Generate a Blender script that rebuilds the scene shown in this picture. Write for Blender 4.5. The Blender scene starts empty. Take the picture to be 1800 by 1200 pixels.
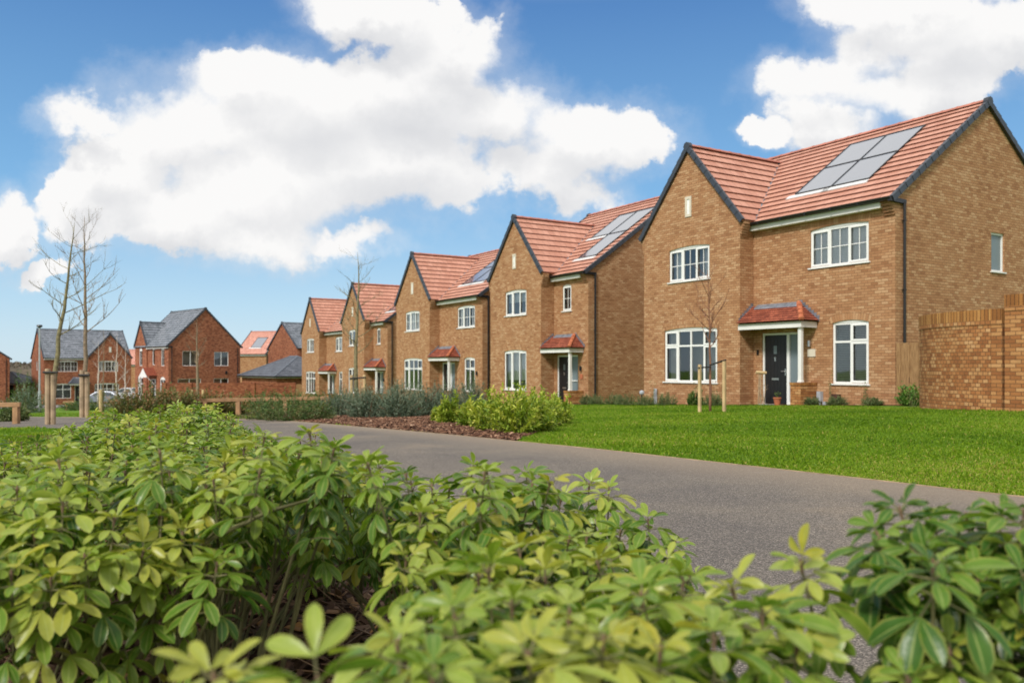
import bpy, math, random
import numpy as np
from mathutils import Vector, Matrix
sc = bpy.context.scene
COL = sc.collection
R_ = math.radians
F = 1450.0; HY = 645.0; CZ = 0.985            # focal length in photo pixels, horizon row, eye height
# ------------------------------------------------------------------ camera
cam_d = bpy.data.cameras.new("camera"); cam = bpy.data.objects.new("camera", cam_d); COL.objects.link(cam)
cam.location = (0, 0, CZ); cam.rotation_euler = (R_(90), 0, 0)
cam_d.sensor_width = 36; cam_d.lens = 36*F/1800; cam_d.shift_y = 45/1800
cam_d.clip_start = .05; cam_d.clip_end = 3000
cam_d.dof.use_dof = True; cam_d.dof.focus_distance = 3.2; cam_d.dof.aperture_fstop = 5.3
sc.camera = cam
# ------------------------------------------------------------------ exposure, sun, sky
sc.view_settings.view_transform = 'Standard'; sc.view_settings.look = 'None'
sc.view_settings.exposure = 0.40; sc.view_settings.gamma = 1.0
sc.render.engine = 'CYCLES'
sc.cycles.max_bounces = 6; sc.cycles.diffuse_bounces = 3; sc.cycles.glossy_bounces = 3
sc.cycles.transparent_max_bounces = 10; sc.cycles.transmission_bounces = 4
sc.cycles.use_denoising = True; sc.cycles.sample_clamp_indirect = 6
SUN_AZ = R_(212); SUN_EL = R_(42)             # azimuth clockwise from +Y
sd = bpy.data.lights.new("sun", 'SUN'); sd.energy = 2.6; sd.angle = R_(11); sd.color = (1, .95, .87)
so = bpy.data.objects.new("sun", sd); COL.objects.link(so)
sdir = Vector((math.sin(SUN_AZ)*math.cos(SUN_EL), math.cos(SUN_AZ)*math.cos(SUN_EL), math.sin(SUN_EL)))
so.rotation_euler = sdir.to_track_quat('Z', 'Y').to_euler(); so.location = sdir*60

W = bpy.data.worlds.new("World"); sc.world = W; W.use_nodes = True
class NT:
    """tiny helper to write node trees"""
    def __init__(s, tree): s.t = tree; s.t.nodes.clear()
    def n(s, typ, **kw):
        nd = s.t.nodes.new(typ)
        for k, v in kw.items():
            if k.startswith('i_'):
                key = k[2:]
                key = int(key) if key.isdigit() else key.replace('_', ' ')
                sock = nd.inputs[key]
                if isinstance(v, bpy.types.NodeSocket): s.t.links.new(v, sock)
                else: sock.default_value = v
            else: setattr(nd, k, v)
        return nd
    def l(s, a, b): s.t.links.new(a, b)
    def m(s, op, a, b=None, c=None, clamp=False):
        nd = s.t.nodes.new('ShaderNodeMath'); nd.operation = op; nd.use_clamp = clamp
        for i, v in enumerate((a, b, c)):
            if v is None: continue
            if isinstance(v, bpy.types.NodeSocket): s.t.links.new(v, nd.inputs[i])
            else: nd.inputs[i].default_value = v
        return nd.outputs[0]
    def v(s, op, a, b=None, sc_=None):
        nd = s.t.nodes.new('ShaderNodeVectorMath'); nd.operation = op
        for i, v in enumerate((a, b)):
            if v is None: continue
            if isinstance(v, bpy.types.NodeSocket): s.t.links.new(v, nd.inputs[i])
            else: nd.inputs[i].default_value = v
        if sc_ is not None: nd.inputs['Scale'].default_value = sc_
        return nd.outputs['Value'] if op in ('LENGTH', 'DOT_PRODUCT') else nd.outputs[0]
    def mix(s, f, a, b, typ='MIX'):
        nd = s.t.nodes.new('ShaderNodeMix'); nd.data_type = 'RGBA'; nd.blend_type = typ
        for sock, v in ((nd.inputs[0], f), (nd.inputs[6], a), (nd.inputs[7], b)):
            if isinstance(v, bpy.types.NodeSocket): s.t.links.new(v, sock)
            else: sock.default_value = v
        return nd.outputs[2]
    def ramp(s, f, stops):
        nd = s.t.nodes.new('ShaderNodeValToRGB'); s.t.links.new(f, nd.inputs[0])
        e = nd.color_ramp.elements
        while len(e) > 1: e.remove(e[-1])
        e[0].position = stops[0][0]; e[0].color = (*stops[0][1], 1)
        for p, c in stops[1:]:
            k = e.new(p); k.color = (*c, 1)
        return nd.outputs[0]
    def smooth(s, x, a, b):
        nd = s.t.nodes.new('ShaderNodeMapRange'); nd.interpolation_type = 'SMOOTHSTEP'
        s.t.links.new(x, nd.inputs[0]); nd.inputs[1].default_value = a; nd.inputs[2].default_value = b
        return nd.outputs[0]

# cumulus field: soft ellipses on the sky (x right of north, z up, both over distance) broken up by noise
CL = [(640,25,130,62),(790,95,122,90),(610,0,110,35),(700,170,200,85),(420,155,135,68),(510,205,210,110),(330,230,180,95),
      (150,222,112,42),(200,300,140,80),(120,330,60,40),(300,370,235,75),(440,330,260,110),(480,415,150,58),(620,425,100,32),
      (660,300,230,95),(860,200,155,85),(1030,250,165,78),(960,300,140,60),(1010,345,95,40),
      (-20,400,85,62),(85,462,55,26),
      (1640,60,190,95),(1560,-10,180,60),(1440,150,150,62),(1400,200,75,60),(1470,215,110,60),(1600,150,190,70),(1790,60,130,90),(1345,245,60,30),(1430,225,100,60),(1500,250,90,40)]
g = bpy.data.node_groups.new("cloud_field", 'ShaderNodeTree')
g.interface.new_socket('P', in_out='INPUT', socket_type='NodeSocketVector')
g.interface.new_socket('D', in_out='OUTPUT', socket_type='NodeSocketFloat'); g.interface.new_socket('S', in_out='OUTPUT', socket_type='NodeSocketFloat')
q = NT(g); gi = q.n('NodeGroupInput'); go = q.n('NodeGroupOutput'); P = gi.outputs[0]
n1 = q.n('ShaderNodeTexNoise', i_Vector=P, i_Scale=4.2, i_Detail=2.0, i_Roughness=.5)
n2 = q.n('ShaderNodeTexNoise', i_Vector=P, i_Scale=19.0, i_Detail=6.0, i_Roughness=.62)
d1 = q.v('SCALE', q.v('SUBTRACT', n1.outputs['Color'], (.5,.5,.5)), sc_=.09)
d2 = q.v('SCALE', q.v('SUBTRACT', n2.outputs['Color'], (.5,.5,.5)), sc_=.075)
PP = q.v('ADD', P, q.v('ADD', d1, d2))
acc = None
for (cx, cy, rx, ry) in CL:
    c = ((cx-900)/F, (HY-cy)/F, 0)
    o = q.v('MULTIPLY', q.v('SUBTRACT', PP, c), (F/rx, F/ry, 0))
    o = q.m('SUBTRACT', 1.0, q.v('LENGTH', o))
    acc = o if acc is None else q.m('SMOOTH_MAX', acc, o, .25)
n3 = q.n('ShaderNodeTexNoise', i_Vector=P, i_Scale=9.0, i_Detail=12.0, i_Roughness=.66)
D = q.m('ADD', acc, q.m('MULTIPLY', q.m('SUBTRACT', n3.outputs[0], .5), 1.0))
q.l(D, go.inputs[0]); q.l(q.m('ADD', acc, q.m('MULTIPLY', q.m('SUBTRACT', n2.outputs[0], .5), .22)), go.inputs[1])
w = NT(W.node_tree)
tc = w.n('ShaderNodeTexCoord'); sx = w.n('ShaderNodeSeparateXYZ', i_0=tc.outputs['Generated'])
ay = w.m('MAXIMUM', w.m('ABSOLUTE', sx.outputs[1]), .3)
U = w.m('DIVIDE', sx.outputs[0], ay); V = w.m('DIVIDE', sx.outputs[2], ay)
P0 = w.n('ShaderNodeCombineXYZ', i_0=U, i_1=V).outputs[0]
def field(off):
    nd = w.t.nodes.new('ShaderNodeGroup'); nd.node_tree = g
    w.l(w.v('ADD', P0, off), nd.inputs[0]); return nd.outputs
f0 = field((0,0,0)); f1 = field((-.015,.045,0)); D0 = f0[0]; S0_ = f0[1]; D1 = f1[1]
# thick broken cloud overhead and behind: it veils the sun and is what the panels and panes mirror
nb_ = w.n('ShaderNodeTexNoise', i_Vector=tc.outputs['Generated'], i_Scale=2.6, i_Detail=7.0, i_Roughness=.6)
over = w.m('MAXIMUM', w.smooth(sx.outputs[2], .40, .47), w.smooth(w.m('MULTIPLY', sx.outputs[1], -1.0), -.25, .15))
over = w.m('MULTIPLY', over, w.smooth(nb_.outputs[0], .30, .42))
wn = w.n('ShaderNodeTexNoise', i_Vector=P0, i_Scale=5.0, i_Detail=3.0)
wd_ = w.m('ADD', .15, w.m('MULTIPLY', w.smooth(wn.outputs[0], .38, .66), .60))
crisp = w.m('DIVIDE', w.m('ADD', D0, .04), wd_, clamp=True)
crisp = w.m('MULTIPLY', w.m('MULTIPLY', crisp, crisp), w.m('SUBTRACT', 3.0, w.m('MULTIPLY', crisp, 2.0)))
alpha = w.m('MAXIMUM', w.m('MAXIMUM', crisp, w.m('MULTIPLY', w.smooth(D0, -.42, .35), .28)), over)
above = w.smooth(sx.outputs[2], 0.0, .06)
alpha = w.m('MULTIPLY', alpha, above)
soft = w.n('ShaderNodeTexNoise', i_Vector=P0, i_Scale=2.4, i_Detail=1.5, i_Roughness=.45)
relief = w.m('SUBTRACT', S0_, D1)
lit = w.m('ADD', w.m('MULTIPLY', relief, .30), w.m('SUBTRACT', .96, w.m('MULTIPLY', w.smooth(D1, .10, .75), .20)))
lit = w.m('ADD', lit, w.m('MULTIPLY', w.m('SUBTRACT', soft.outputs[0], .52), w.m('MULTIPLY', w.smooth(D0, .1, .9), 1.5)), clamp=True)
ccol = w.ramp(lit, [(0, (.42,.43,.46)), (.35, (.49,.50,.525)), (.60, (.575,.58,.595)), (.82, (.655,.655,.66)), (1, (.73,.725,.72))])
sky = w.n('ShaderNodeTexSky'); sky.sky_type = 'NISHITA'; sky.sun_disc = False
sky.sun_elevation = SUN_EL; sky.sun_rotation = SUN_AZ; sky.air_density = 1.0; sky.dust_density = .6; sky.ozone_density = 1.4
air = w.ramp(sx.outputs[2], [(0, (4.6,5.8,6.6)), (.07, (3.4,5.1,6.5)), (.20, (1.45,3.35,5.7)), (.42, (.52,1.60,3.9)), (1, (.25,.8,2.3))])
skc = w.mix(.85, sky.outputs[0], air)
bg1 = w.n('ShaderNodeBackground', i_Color=skc, i_Strength=.105)
bg2 = w.n('ShaderNodeBackground', i_Color=ccol, i_Strength=1.0)
ms = w.n('ShaderNodeMixShader', i_0=alpha); w.l(bg1.outputs[0], ms.inputs[1]); w.l(bg2.outputs[0], ms.inputs[2])
wo = w.n('ShaderNodeOutputWorld'); w.l(ms.outputs[0], wo.inputs[0])
W.cycles.sampling_method = 'MANUAL'; W.cycles.sample_map_resolution = 1024

# ------------------------------------------------------------------ terrain height
def sL(x, y): return .527*(9.9-x) + .85*(y-21.3)
def gz(x, y):
    s = sL(x, y)
    if s > 115: return -.0353*115
    if s > -2: return -.0353*s
    if s > -8:
        k = -2-s; return .0706 + .0353*k - .0035*k*k/2
    return .2194 + .0143*(-8-s)
def gp(px, py, dz=0.0):
    """ground point under a photo pixel"""
    a = (px-900)/F; b = (HY-py)/F; y = .8
    while y < 160:
        if CZ + b*y <= gz(a*y, y)+dz: break
        y += .02 if y < 30 else .2
    return Vector((a*y, y, gz(a*y, y)))
def at(px, py, y): return Vector(((px-900)/F*y, y, CZ+(HY-py)/F*y))
def ground(x, y, dz=0.0): return Vector((x, y, gz(x, y)+dz))

# ------------------------------------------------------------------ materials
def mat(name):
    m = bpy.data.materials.new(name); m.use_nodes = True; t = NT(m.node_tree)
    out = t.n('ShaderNodeOutputMaterial'); b = t.n('ShaderNodeBsdfPrincipled'); t.l(b.outputs[0], out.inputs[0])
    m['_'] = 0
    return m, t, b, out
def bump(t, b, h, strength=.4, dist=.01):
    nd = t.n('ShaderNodeBump', i_Strength=strength, i_Distance=dist, i_Height=h); t.l(nd.outputs[0], b.inputs['Normal'])
def simple(name, col, rough=.6, metal=0, var=.12, scale=6.0, bstr=0.0, spec=.5):
    m, t, b, o = mat(name)
    tc = t.n('ShaderNodeTexCoord')
    n = t.n('ShaderNodeTexNoise', i_Vector=tc.outputs['Object'], i_Scale=scale, i_Detail=5.0)
    c = t.ramp(n.outputs[0], [(.3, tuple(x*(1-var) for x in col)), (.7, tuple(min(1, x*(1+var)) for x in col))])
    t.l(c, b.inputs['Base Color']); b.inputs['Roughness'].default_value = rough; b.inputs['Metallic'].default_value = metal
    b.inputs['Specular IOR Level'].default_value = spec
    if bstr: bump(t, b, n.outputs[0], bstr)
    return m
def brick(name, stops, mortar, bw=.2, bh=.075, rough=.85, ms=.011, big=.18):
    m, t, b, o = mat(name)
    uv = t.n('ShaderNodeUVMap').outputs[0]
    dn = t.n('ShaderNodeTexNoise', i_Vector=uv, i_Scale=9.0, i_Detail=2.0)
    uvd = t.v('ADD', uv, t.v('SCALE', t.v('SUBTRACT', dn.outputs['Color'], (.5,.5,.5)), sc_=.006))
    def bk(off):
        x = t.n('ShaderNodeTexBrick', i_Vector=t.v('ADD', uvd, off), i_Scale=1.0, i_Color1=(0,0,0,1), i_Color2=(1,1,1,1), i_Mortar=(.5,.5,.5,1))
        x.inputs['Mortar Size'].default_value = ms/2; x.inputs['Mortar Smooth'].default_value = .25; x.inputs['Bias'].default_value = 0
        x.inputs['Brick Width'].default_value = bw; x.inputs['Row Height'].default_value = bh
        x.offset = .5; x.squash = 1.0
        return x
    x = bk((0,0,0))
    big_n = t.n('ShaderNodeTexNoise', i_Vector=uv, i_Scale=.55, i_Detail=4.0, i_Roughness=.6)
    fine = t.n('ShaderNodeTexNoise', i_Vector=uv, i_Scale=60.0, i_Detail=4.0)
    f = t.m('ADD', x.outputs['Color'], t.m('MULTIPLY', t.m('SUBTRACT', big_n.outputs[0], .5), .6))
    c = t.ramp(t.m('ADD', f, t.m('MULTIPLY', t.m('SUBTRACT', fine.outputs[0], .5), .35)), stops)
    c = t.mix(.7, c, t.ramp(fine.outputs[0], [(.25, (.62,.62,.62)), (.75, (1.25,1.25,1.25))]), 'MULTIPLY')
    mc = t.ramp(big_n.outputs[0], [(.3, tuple(v*.8 for v in mortar)), (.7, mortar)])
    c = t.mix(x.outputs['Fac'], c, mc)
    st = t.n('ShaderNodeTexNoise', i_Vector=uv, i_Scale=1.7, i_Detail=6.0, i_Roughness=.7)
    c = t.mix(1.0, c, t.ramp(st.outputs[0], [(.28, (1-big,)*3), (.5, (1,)*3), (.78, (1+big*.7,)*3)]), 'MULTIPLY')
    t.l(c, b.inputs['Base Color']); b.inputs['Roughness'].default_value = rough; b.inputs['Specular IOR Level'].default_value = .25
    h = t.m('ADD', t.m('SUBTRACT', 1.0, x.outputs['Fac']), t.m('MULTIPLY', fine.outputs[0], .35))
    bump(t, b, h, .7, .008)
    return m
def tiles(name, c0, c1, joint, width=.30, row=.345, rough=.6):
    m, t, b, o = mat(name)
    uv = t.n('ShaderNodeUVMap').outputs[0]
    x = t.n('ShaderNodeTexBrick', i_Vector=uv, i_Scale=1.0, i_Color1=(0,0,0,1), i_Color2=(1,1,1,1), i_Mortar=(.5,.5,.5,1))
    x.inputs['Mortar Size'].default_value = .0065; x.inputs['Mortar Smooth'].default_value = .3
    x.inputs['Brick Width'].default_value = width; x.inputs['Row Height'].default_value = row; x.offset = .5
    n = t.n('ShaderNodeTexNoise', i_Vector=uv, i_Scale=1.2, i_Detail=7.0, i_Roughness=.65)
    f = t.m('ADD', t.m('MULTIPLY', x.outputs['Color'], .45), t.m('MULTIPLY', n.outputs[0], .55))
    c = t.ramp(f, [(.25, c0), (.7, c1)])
    c = t.mix(t.m('MULTIPLY', x.outputs['Fac'], .9), c, (*joint, 1))
    fn = t.n('ShaderNodeTexNoise', i_Vector=uv, i_Scale=45.0, i_Detail=4.0)
    c = t.mix(.5, c, t.ramp(fn.outputs[0], [(.3, (.8,)*3), (.7, (1.15,)*3)]), 'MULTIPLY')
    t.l(c, b.inputs['Base Color']); b.inputs['Roughness'].default_value = rough
    bump(t, b, t.m('ADD', t.m('SUBTRACT', 1.0, x.outputs['Fac']), t.m('MULTIPLY', fn.outputs[0], .2)), .4, .006)
    return m
M = {}
tan = [(0,(.31,.145,.068)), (.15,(.375,.188,.091)), (.4,(.41,.213,.104)), (.6,(.43,.232,.117)), (.8,(.465,.265,.140)), (1,(.52,.32,.178))]
M['tan'] = brick('buff_brick', tan, (.20,.105,.05), big=.10)  # mortar colour darkened to carry the shade of the recessed joints
M['tan_wall'] = brick('garden_wall_brick', [(0,(.26,.10,.035)), (.25,(.34,.14,.048)), (.5,(.40,.18,.065)), (.75,(.45,.225,.088)), (1,(.52,.29,.13))], (.18,.09,.04), bw=.2, ms=.014)
M['tan_cap'] = brick('wall_cap_brick', [(0,(.25,.10,.03)), (.5,(.38,.17,.05)), (1,(.46,.23,.075))], (.13,.06,.025), bw=.075, bh=.30, ms=.014)
M['tan_header'] = brick('header_brick', [(0,(.26,.10,.036)), (.25,(.35,.14,.048)), (.5,(.41,.18,.066)), (.75,(.46,.235,.095)), (1,(.53,.30,.14))], (.18,.09,.04), bw=.1, ms=.014)
red = [(0,(.17,.042,.02)), (.3,(.28,.070,.030)), (.55,(.35,.093,.040)), (.8,(.40,.115,.05)), (1,(.46,.15,.07))]
red = [(a, (c[0]*.90, c[1]*1.22, c[2]*1.45)) for a, c in red]
M['red'] = brick('red_brick', red, (.30,.12,.07), big=.12)
M['red_dark'] = brick('red_wall_brick', [(a,(c[0]*.85,c[1]*.8,c[2]*.75)) for a,c in red], (.2,.07,.04), big=.12)
M['roof_red'] = tiles('pantile_red', (.45,.20,.135), (.56,.28,.20), (.12,.038,.026))
M['roof_grey'] = tiles('roof_tile_grey', (.12,.14,.165), (.23,.25,.29), (.03,.03,.04))
M['roof_dkgrey'] = tiles('roof_tile_slate', (.065,.075,.095), (.13,.145,.175), (.02,.02,.03))
M['roof_pink'] = tiles('roof_tile_pink', (.52,.24,.18), (.66,.34,.26), (.22,.08,.06))
M['plain_tile'] = tiles('plain_tile', (.20,.042,.020), (.42,.115,.06), (.05,.012,.01), width=.165, row=.1, rough=.7)
M['hip'] = simple('hip_tile', (.42,.13,.06), .7, var=.35, scale=9, bstr=.3)
M['ridge_red'] = simple('ridge_tile', (.42,.16,.115), .7, var=.25, scale=3)
M['ridge_grey'] = simple('ridge_tile_grey', (.13,.15,.18), .6, var=.2)
M['verge'] = simple('verge_grey', (.040,.046,.060), .45, var=.15, scale=2)
M['upvc'] = simple('white_upvc', (.80,.80,.79), .35, var=.03, scale=1.5)
M['white'] = simple('white_paint', (.74,.73,.71), .5, var=.05, scale=3)
M['cream'] = simple('stone_surround', (.62,.56,.46), .8, var=.08)
M['black'] = simple('black_plastic', (.012,.012,.014), .35, var=.1)
M['door'] = simple('black_door', (.010,.010,.012), .45, var=.2, scale=30, bstr=.1)
M['lead'] = simple('lead_flashing', (.20,.225,.27), .5, metal=.3, var=.35, scale=9, bstr=.3)
M['flash'] = simple('pale_flashing', (.62,.63,.64), .4, var=.1)
M['inside'] = simple('room_wall', (.34,.33,.31), .9, var=.3, scale=1.0)
M['blind'] = simple('blind_slat', (.90,.91,.94), .5, var=.06)
M['blind_dark'] = simple('blind_slat_wood', (.72,.71,.70), .5, var=.15)
M['curtain'] = simple('net_curtain', (.82,.83,.84), .9, var=.12, scale=3)
M['curtain_dark'] = simple('grey_curtain', (.45,.44,.43), .9, var=.2, scale=3)
M['metal'] = simple('brushed_metal', (.5,.5,.5), .3, metal=.9, var=.05)
M['greymetal'] = simple('grey_meter_box', (.38,.41,.45), .5, var=.1)
M['terracotta'] = simple('terracotta', (.42,.13,.06), .8, var=.2)
M['brownvent'] = simple('brown_vent', (.07,.028,.018), .6, var=.2)
M['stake'] = simple('pale_softwood', (.50,.36,.19), .8, var=.22, scale=5, bstr=.2)
M['stake_old'] = simple('weathered_post', (.34,.25,.16), .85, var=.35, scale=6, bstr=.4)
M['rail'] = simple('rail_timber', (.34,.195,.095), .75, var=.3, scale=5, bstr=.3)
M['bark'] = simple('young_bark', (.22,.165,.11), .85, var=.4, scale=14, bstr=.5)
M['bark_green'] = simple('mossy_bark', (.19,.165,.085), .85, var=.4, scale=14, bstr=.5)
M['bark_red'] = simple('reddish_bark', (.20,.09,.05), .8, var=.35, scale=20, bstr=.4)
M['bark_pale'] = simple('birch_bark', (.52,.45,.40), .8, var=.25, scale=10)
M['stem'] = simple('shrub_stem', (.15,.14,.06), .8, var=.35, scale=20)
M['twig'] = simple('dry_twig', (.16,.10,.06), .85, var=.4, scale=20)
M['strap'] = simple('rubber_strap', (.015,.015,.015), .7)
M['lamp'] = simple('galvanised_steel', (.42,.45,.48), .5, metal=.4, var=.1)
M['tyre'] = simple('tyre_rubber', (.02,.02,.02), .8)
M['carpaint'] = simple('silver_car_paint', (.22,.25,.30), .35, metal=.2, var=.03)
M['carwhite'] = simple('white_car_paint', (.50,.51,.53), .3, var=.03)
M['carglass'] = simple('car_glass', (.03,.04,.05), .08, var=.1)
def mk_glass():
    m, t, b, o = mat('window_glass')
    gl = t.n('ShaderNodeBsdfGlossy', i_Roughness=.02, i_Color=(.95,.97,1,1)); tr = t.n('ShaderNodeBsdfTransparent', i_Color=(.93,.95,.95,1))
    fr = t.n('ShaderNodeFresnel', i_IOR=1.5)
    n = t.n('ShaderNodeTexNoise', i_Vector=t.n('ShaderNodeTexCoord').outputs['Object'], i_Scale=1.3, i_Detail=1.0)
    bp = t.n('ShaderNodeBump', i_Strength=.05, i_Distance=.05, i_Height=n.outputs[0]); t.l(bp.outputs[0], gl.inputs['Normal'])
    mx = t.n('ShaderNodeMixShader', i_0=t.m('MULTIPLY', t.m('ADD', fr.outputs[0], .05), 1.35, clamp=True))
    t.l(tr.outputs[0], mx.inputs[1]); t.l(gl.outputs[0], mx.inputs[2]); t.l(mx.outputs[0], o.inputs[0]); return m
M['glass'] = mk_glass()
def mk_frost():
    m, t, b, o = mat('frosted_glass'); b.inputs['Base Color'].default_value = (.16,.20,.22,1); b.inputs['Roughness'].default_value = .35
    return m
M['frost'] = mk_frost()
def mk_solar():
    m, t, b, o = mat('solar_glass')
    uv = t.n('ShaderNodeUVMap').outputs[0]
    x = t.n('ShaderNodeTexBrick', i_Vector=uv, i_Scale=1.0, i_Color1=(.06,.085,.13,1), i_Color2=(.07,.09,.14,1), i_Mortar=(.06,.07,.09,1))
    x.inputs['Mortar Size'].default_value = .004; x.inputs['Brick Width'].default_value = .16; x.inputs['Row Height'].default_value = .16; x.offset = 0
    t.l(x.outputs[0], b.inputs['Base Color']); b.inputs['Roughness'].default_value = .16
    b.inputs['Coat Weight'].default_value = 1.0; b.inputs['Coat Roughness'].default_value = .06; b.inputs['Coat IOR'].default_value = 4.0
    b.inputs['Specular IOR Level'].default_value = 1.0
    return m
M['solar'] = mk_solar()
def leaf(name, stops, rough=.42, trans=.25, rib=False, sheen=0.0):
    """leaf colour by a per-leaf random value; yellow margin and pale midrib for the near shrub"""
    m, t, b, o = mat(name)
    a = t.n('ShaderNodeAttribute', attribute_name='tint'); sp = t.n('ShaderNodeSeparateColor', i_0=a.outputs['Color'])
    c = t.ramp(sp.outputs[0], stops)
    if rib:
        # G = across the leaf (0 midrib, 1 margin), B = age
        mid = t.smooth(sp.outputs[1], .0, .16); edge = t.smooth(sp.outputs[1], .72, 1.0)
        c = t.mix(t.m('MULTIPLY', t.m('SUBTRACT', 1.0, mid), .55), c, (.42,.48,.16,1))
        c = t.mix(t.m('MULTIPLY', edge, .55), c, (.42,.40,.09,1))
        n = t.n('ShaderNodeTexNoise', i_Vector=t.n('ShaderNodeTexCoord').outputs['Object'], i_Scale=55.0, i_Detail=4.0)
        c = t.mix(.6, c, t.ramp(n.outputs[0], [(.3, (.72,.78,.7)), (.7, (1.25,1.2,1.2))]), 'MULTIPLY')
        bump(t, b, n.outputs[0], .25, .004)
    t.l(c, b.inputs['Base Color']); b.inputs['Roughness'].default_value = rough; b.inputs['Specular IOR Level'].default_value = .36 if rib else .25
    tl = t.n('ShaderNodeBsdfTranslucent', i_Color=t.mix(1.0, c, (1.2,1.3,.5,1), 'MULTIPLY'))
    mx = t.n('ShaderNodeMixShader', i_0=trans); t.l(b.outputs[0], mx.inputs[1]); t.l(tl.outputs[0], mx.inputs[2]); t.l(mx.outputs[0], o.inputs[0])
    return m
M['choisya'] = leaf('glossy_leaf', [(0,(.024,.075,.012)), (.25,(.058,.145,.018)), (.5,(.130,.235,.026)), (.72,(.235,.325,.045)), (.9,(.34,.41,.08)), (1,(.38,.36,.05))], .33, .34, rib=True)
M['choisya_yellow'] = leaf('yellow_green_leaf', [(0,(.13,.22,.03)), (.4,(.27,.36,.04)), (.75,(.46,.50,.07)), (1,(.60,.58,.14))], .45, .3)  # yellow-green is this shrub's own leaf colour
M['bluegrey'] = leaf('grey_green_leaf', [(0,(.075,.115,.075)), (.5,(.165,.22,.155)), (1,(.31,.34,.235))], .6, .15)
M['photinia'] = leaf('red_green_leaf', [(0,(.07,.11,.035)), (.4,(.17,.20,.06)), (.65,(.30,.19,.09)), (1,(.44,.18,.11))], .4, .2)
M['hedge'] = leaf('dark_hedge_leaf', [(0,(.03,.07,.02)), (.5,(.08,.15,.03)), (1,(.18,.22,.06))], .5, .2)
M['mixed'] = leaf('mixed_hedge_leaf', [(0,(.05,.10,.03)), (.55,(.14,.21,.07)), (.8,(.20,.16,.07)), (1,(.34,.19,.09))], .5, .2)
M['clump'] = leaf('border_clump_leaf', [(0,(.06,.10,.04)), (.5,(.15,.20,.08)), (1,(.26,.26,.13))], .6, .2)
M['fresh'] = leaf('fresh_leaf', [(0,(.06,.14,.03)), (.5,(.14,.27,.05)), (1,(.28,.42,.10))], .5, .3)
M['blade'] = leaf('grass_blade', [(0,(.072,.15,.007)), (.45,(.138,.25,.011)), (.8,(.235,.34,.02)), (1,(.40,.35,.10))], .55, .35)
M['chip'] = leaf('bark_chip', [(0,(.035,.016,.010)), (.4,(.12,.055,.032)), (.75,(.26,.14,.085)), (1,(.50,.34,.23))], .9, 0)
M['litter'] = leaf('dead_leaf', [(0,(.04,.022,.015)), (.4,(.11,.06,.04)), (.75,(.24,.15,.10)), (1,(.42,.20,.06))], .8, .1)
def mk_ground(name, stops, scale, rough=.95, bs=.5):
    m, t, b, o = mat(name); p = t.n('ShaderNodeNewGeometry').outputs['Position']
    n = t.n('ShaderNodeTexNoise', i_Vector=p, i_Scale=scale, i_Detail=9.0, i_Roughness=.7)
    n2 = t.n('ShaderNodeTexNoise', i_Vector=p, i_Scale=scale*.06, i_Detail=4.0)
    f = t.m('ADD', t.m('MULTIPLY', n.outputs[0], .6), t.m('MULTIPLY', n2.outputs[0], .4))
    t.l(t.ramp(f, stops), b.inputs['Base Color']); b.inputs['Roughness'].default_value = rough; b.inputs['Specular IOR Level'].default_value = .2
    bump(t, b, n.outputs[0], bs, .03); return m
M['turf'] = mk_ground('turf', [(.35,(.055,.11,.006)), (.5,(.10,.19,.010)), (.62,(.145,.24,.018)), (.75,(.21,.26,.045))], 14)
M['soil'] = mk_ground('bark_mulch', [(.3,(.022,.012,.008)), (.5,(.065,.032,.02)), (.7,(.16,.085,.05))], 26, bs=1.0)
M['drive'] = mk_ground('block_paving', [(.3,(.17,.15,.15)), (.7,(.28,.25,.25))], 20)
M['hill'] = mk_ground('wooded_hillside', [(.35,(.055,.045,.035)), (.5,(.10,.082,.06)), (.65,(.16,.125,.09))], .09, bs=.3)
def mk_tarmac():
    m, t, b, o = mat('tarmac'); p = t.n('ShaderNodeNewGeometry').outputs['Position']
    vo = t.n('ShaderNodeTexVoronoi', i_Vector=p, i_Scale=230.0); sp = t.n('ShaderNodeSeparateColor', i_0=vo.outputs['Color'])
    agg = t.ramp(sp.outputs[0], [(0,(.075,.069,.064)), (.45,(.122,.112,.104)), (.8,(.185,.168,.152)), (1,(.34,.305,.27))])
    n = t.n('ShaderNodeTexNoise', i_Vector=p, i_Scale=.8, i_Detail=7.0, i_Roughness=.65)
    dust = t.ramp(n.outputs[0], [(.35,(.84,.83,.84)), (.55,(1.10,1.06,1.0)), (.72,(1.45,1.32,1.14))])
    c = t.mix(1.0, agg, dust, 'MULTIPLY')
    # sandy film along the lawn edge: 'edge' attribute is the distance from the edging strip
    e = t.n('ShaderNodeUVMap').outputs[0]; ex = t.n('ShaderNodeSeparateXYZ', i_0=e).outputs[1]
    en = t.m('ADD', ex, t.m('MULTIPLY', t.m('SUBTRACT', n.outputs[0], .5), .9))
    k = t.m('SUBTRACT', 1.0, t.smooth(en, .0, 1.1))
    c = t.mix(t.m('MULTIPLY', k, .55), c, (.30,.235,.17,1))
    n3 = t.n('ShaderNodeTexNoise', i_Vector=t.v('MULTIPLY', p, (1.2,5.0,1)), i_Scale=1.3, i_Detail=5.0, i_Roughness=.7)
    c = t.mix(t.m('MULTIPLY', t.smooth(n3.outputs[0], .64, .76), .55), c, (.40,.37,.33,1))
    t.l(c, b.inputs['Base Color']); b.inputs['Roughness'].default_value = .9; b.inputs['Specular IOR Level'].default_value = .18
    bump(t, b, vo.outputs['Distance'], .6, .004); return m
M['tarmac'] = mk_tarmac()
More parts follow.
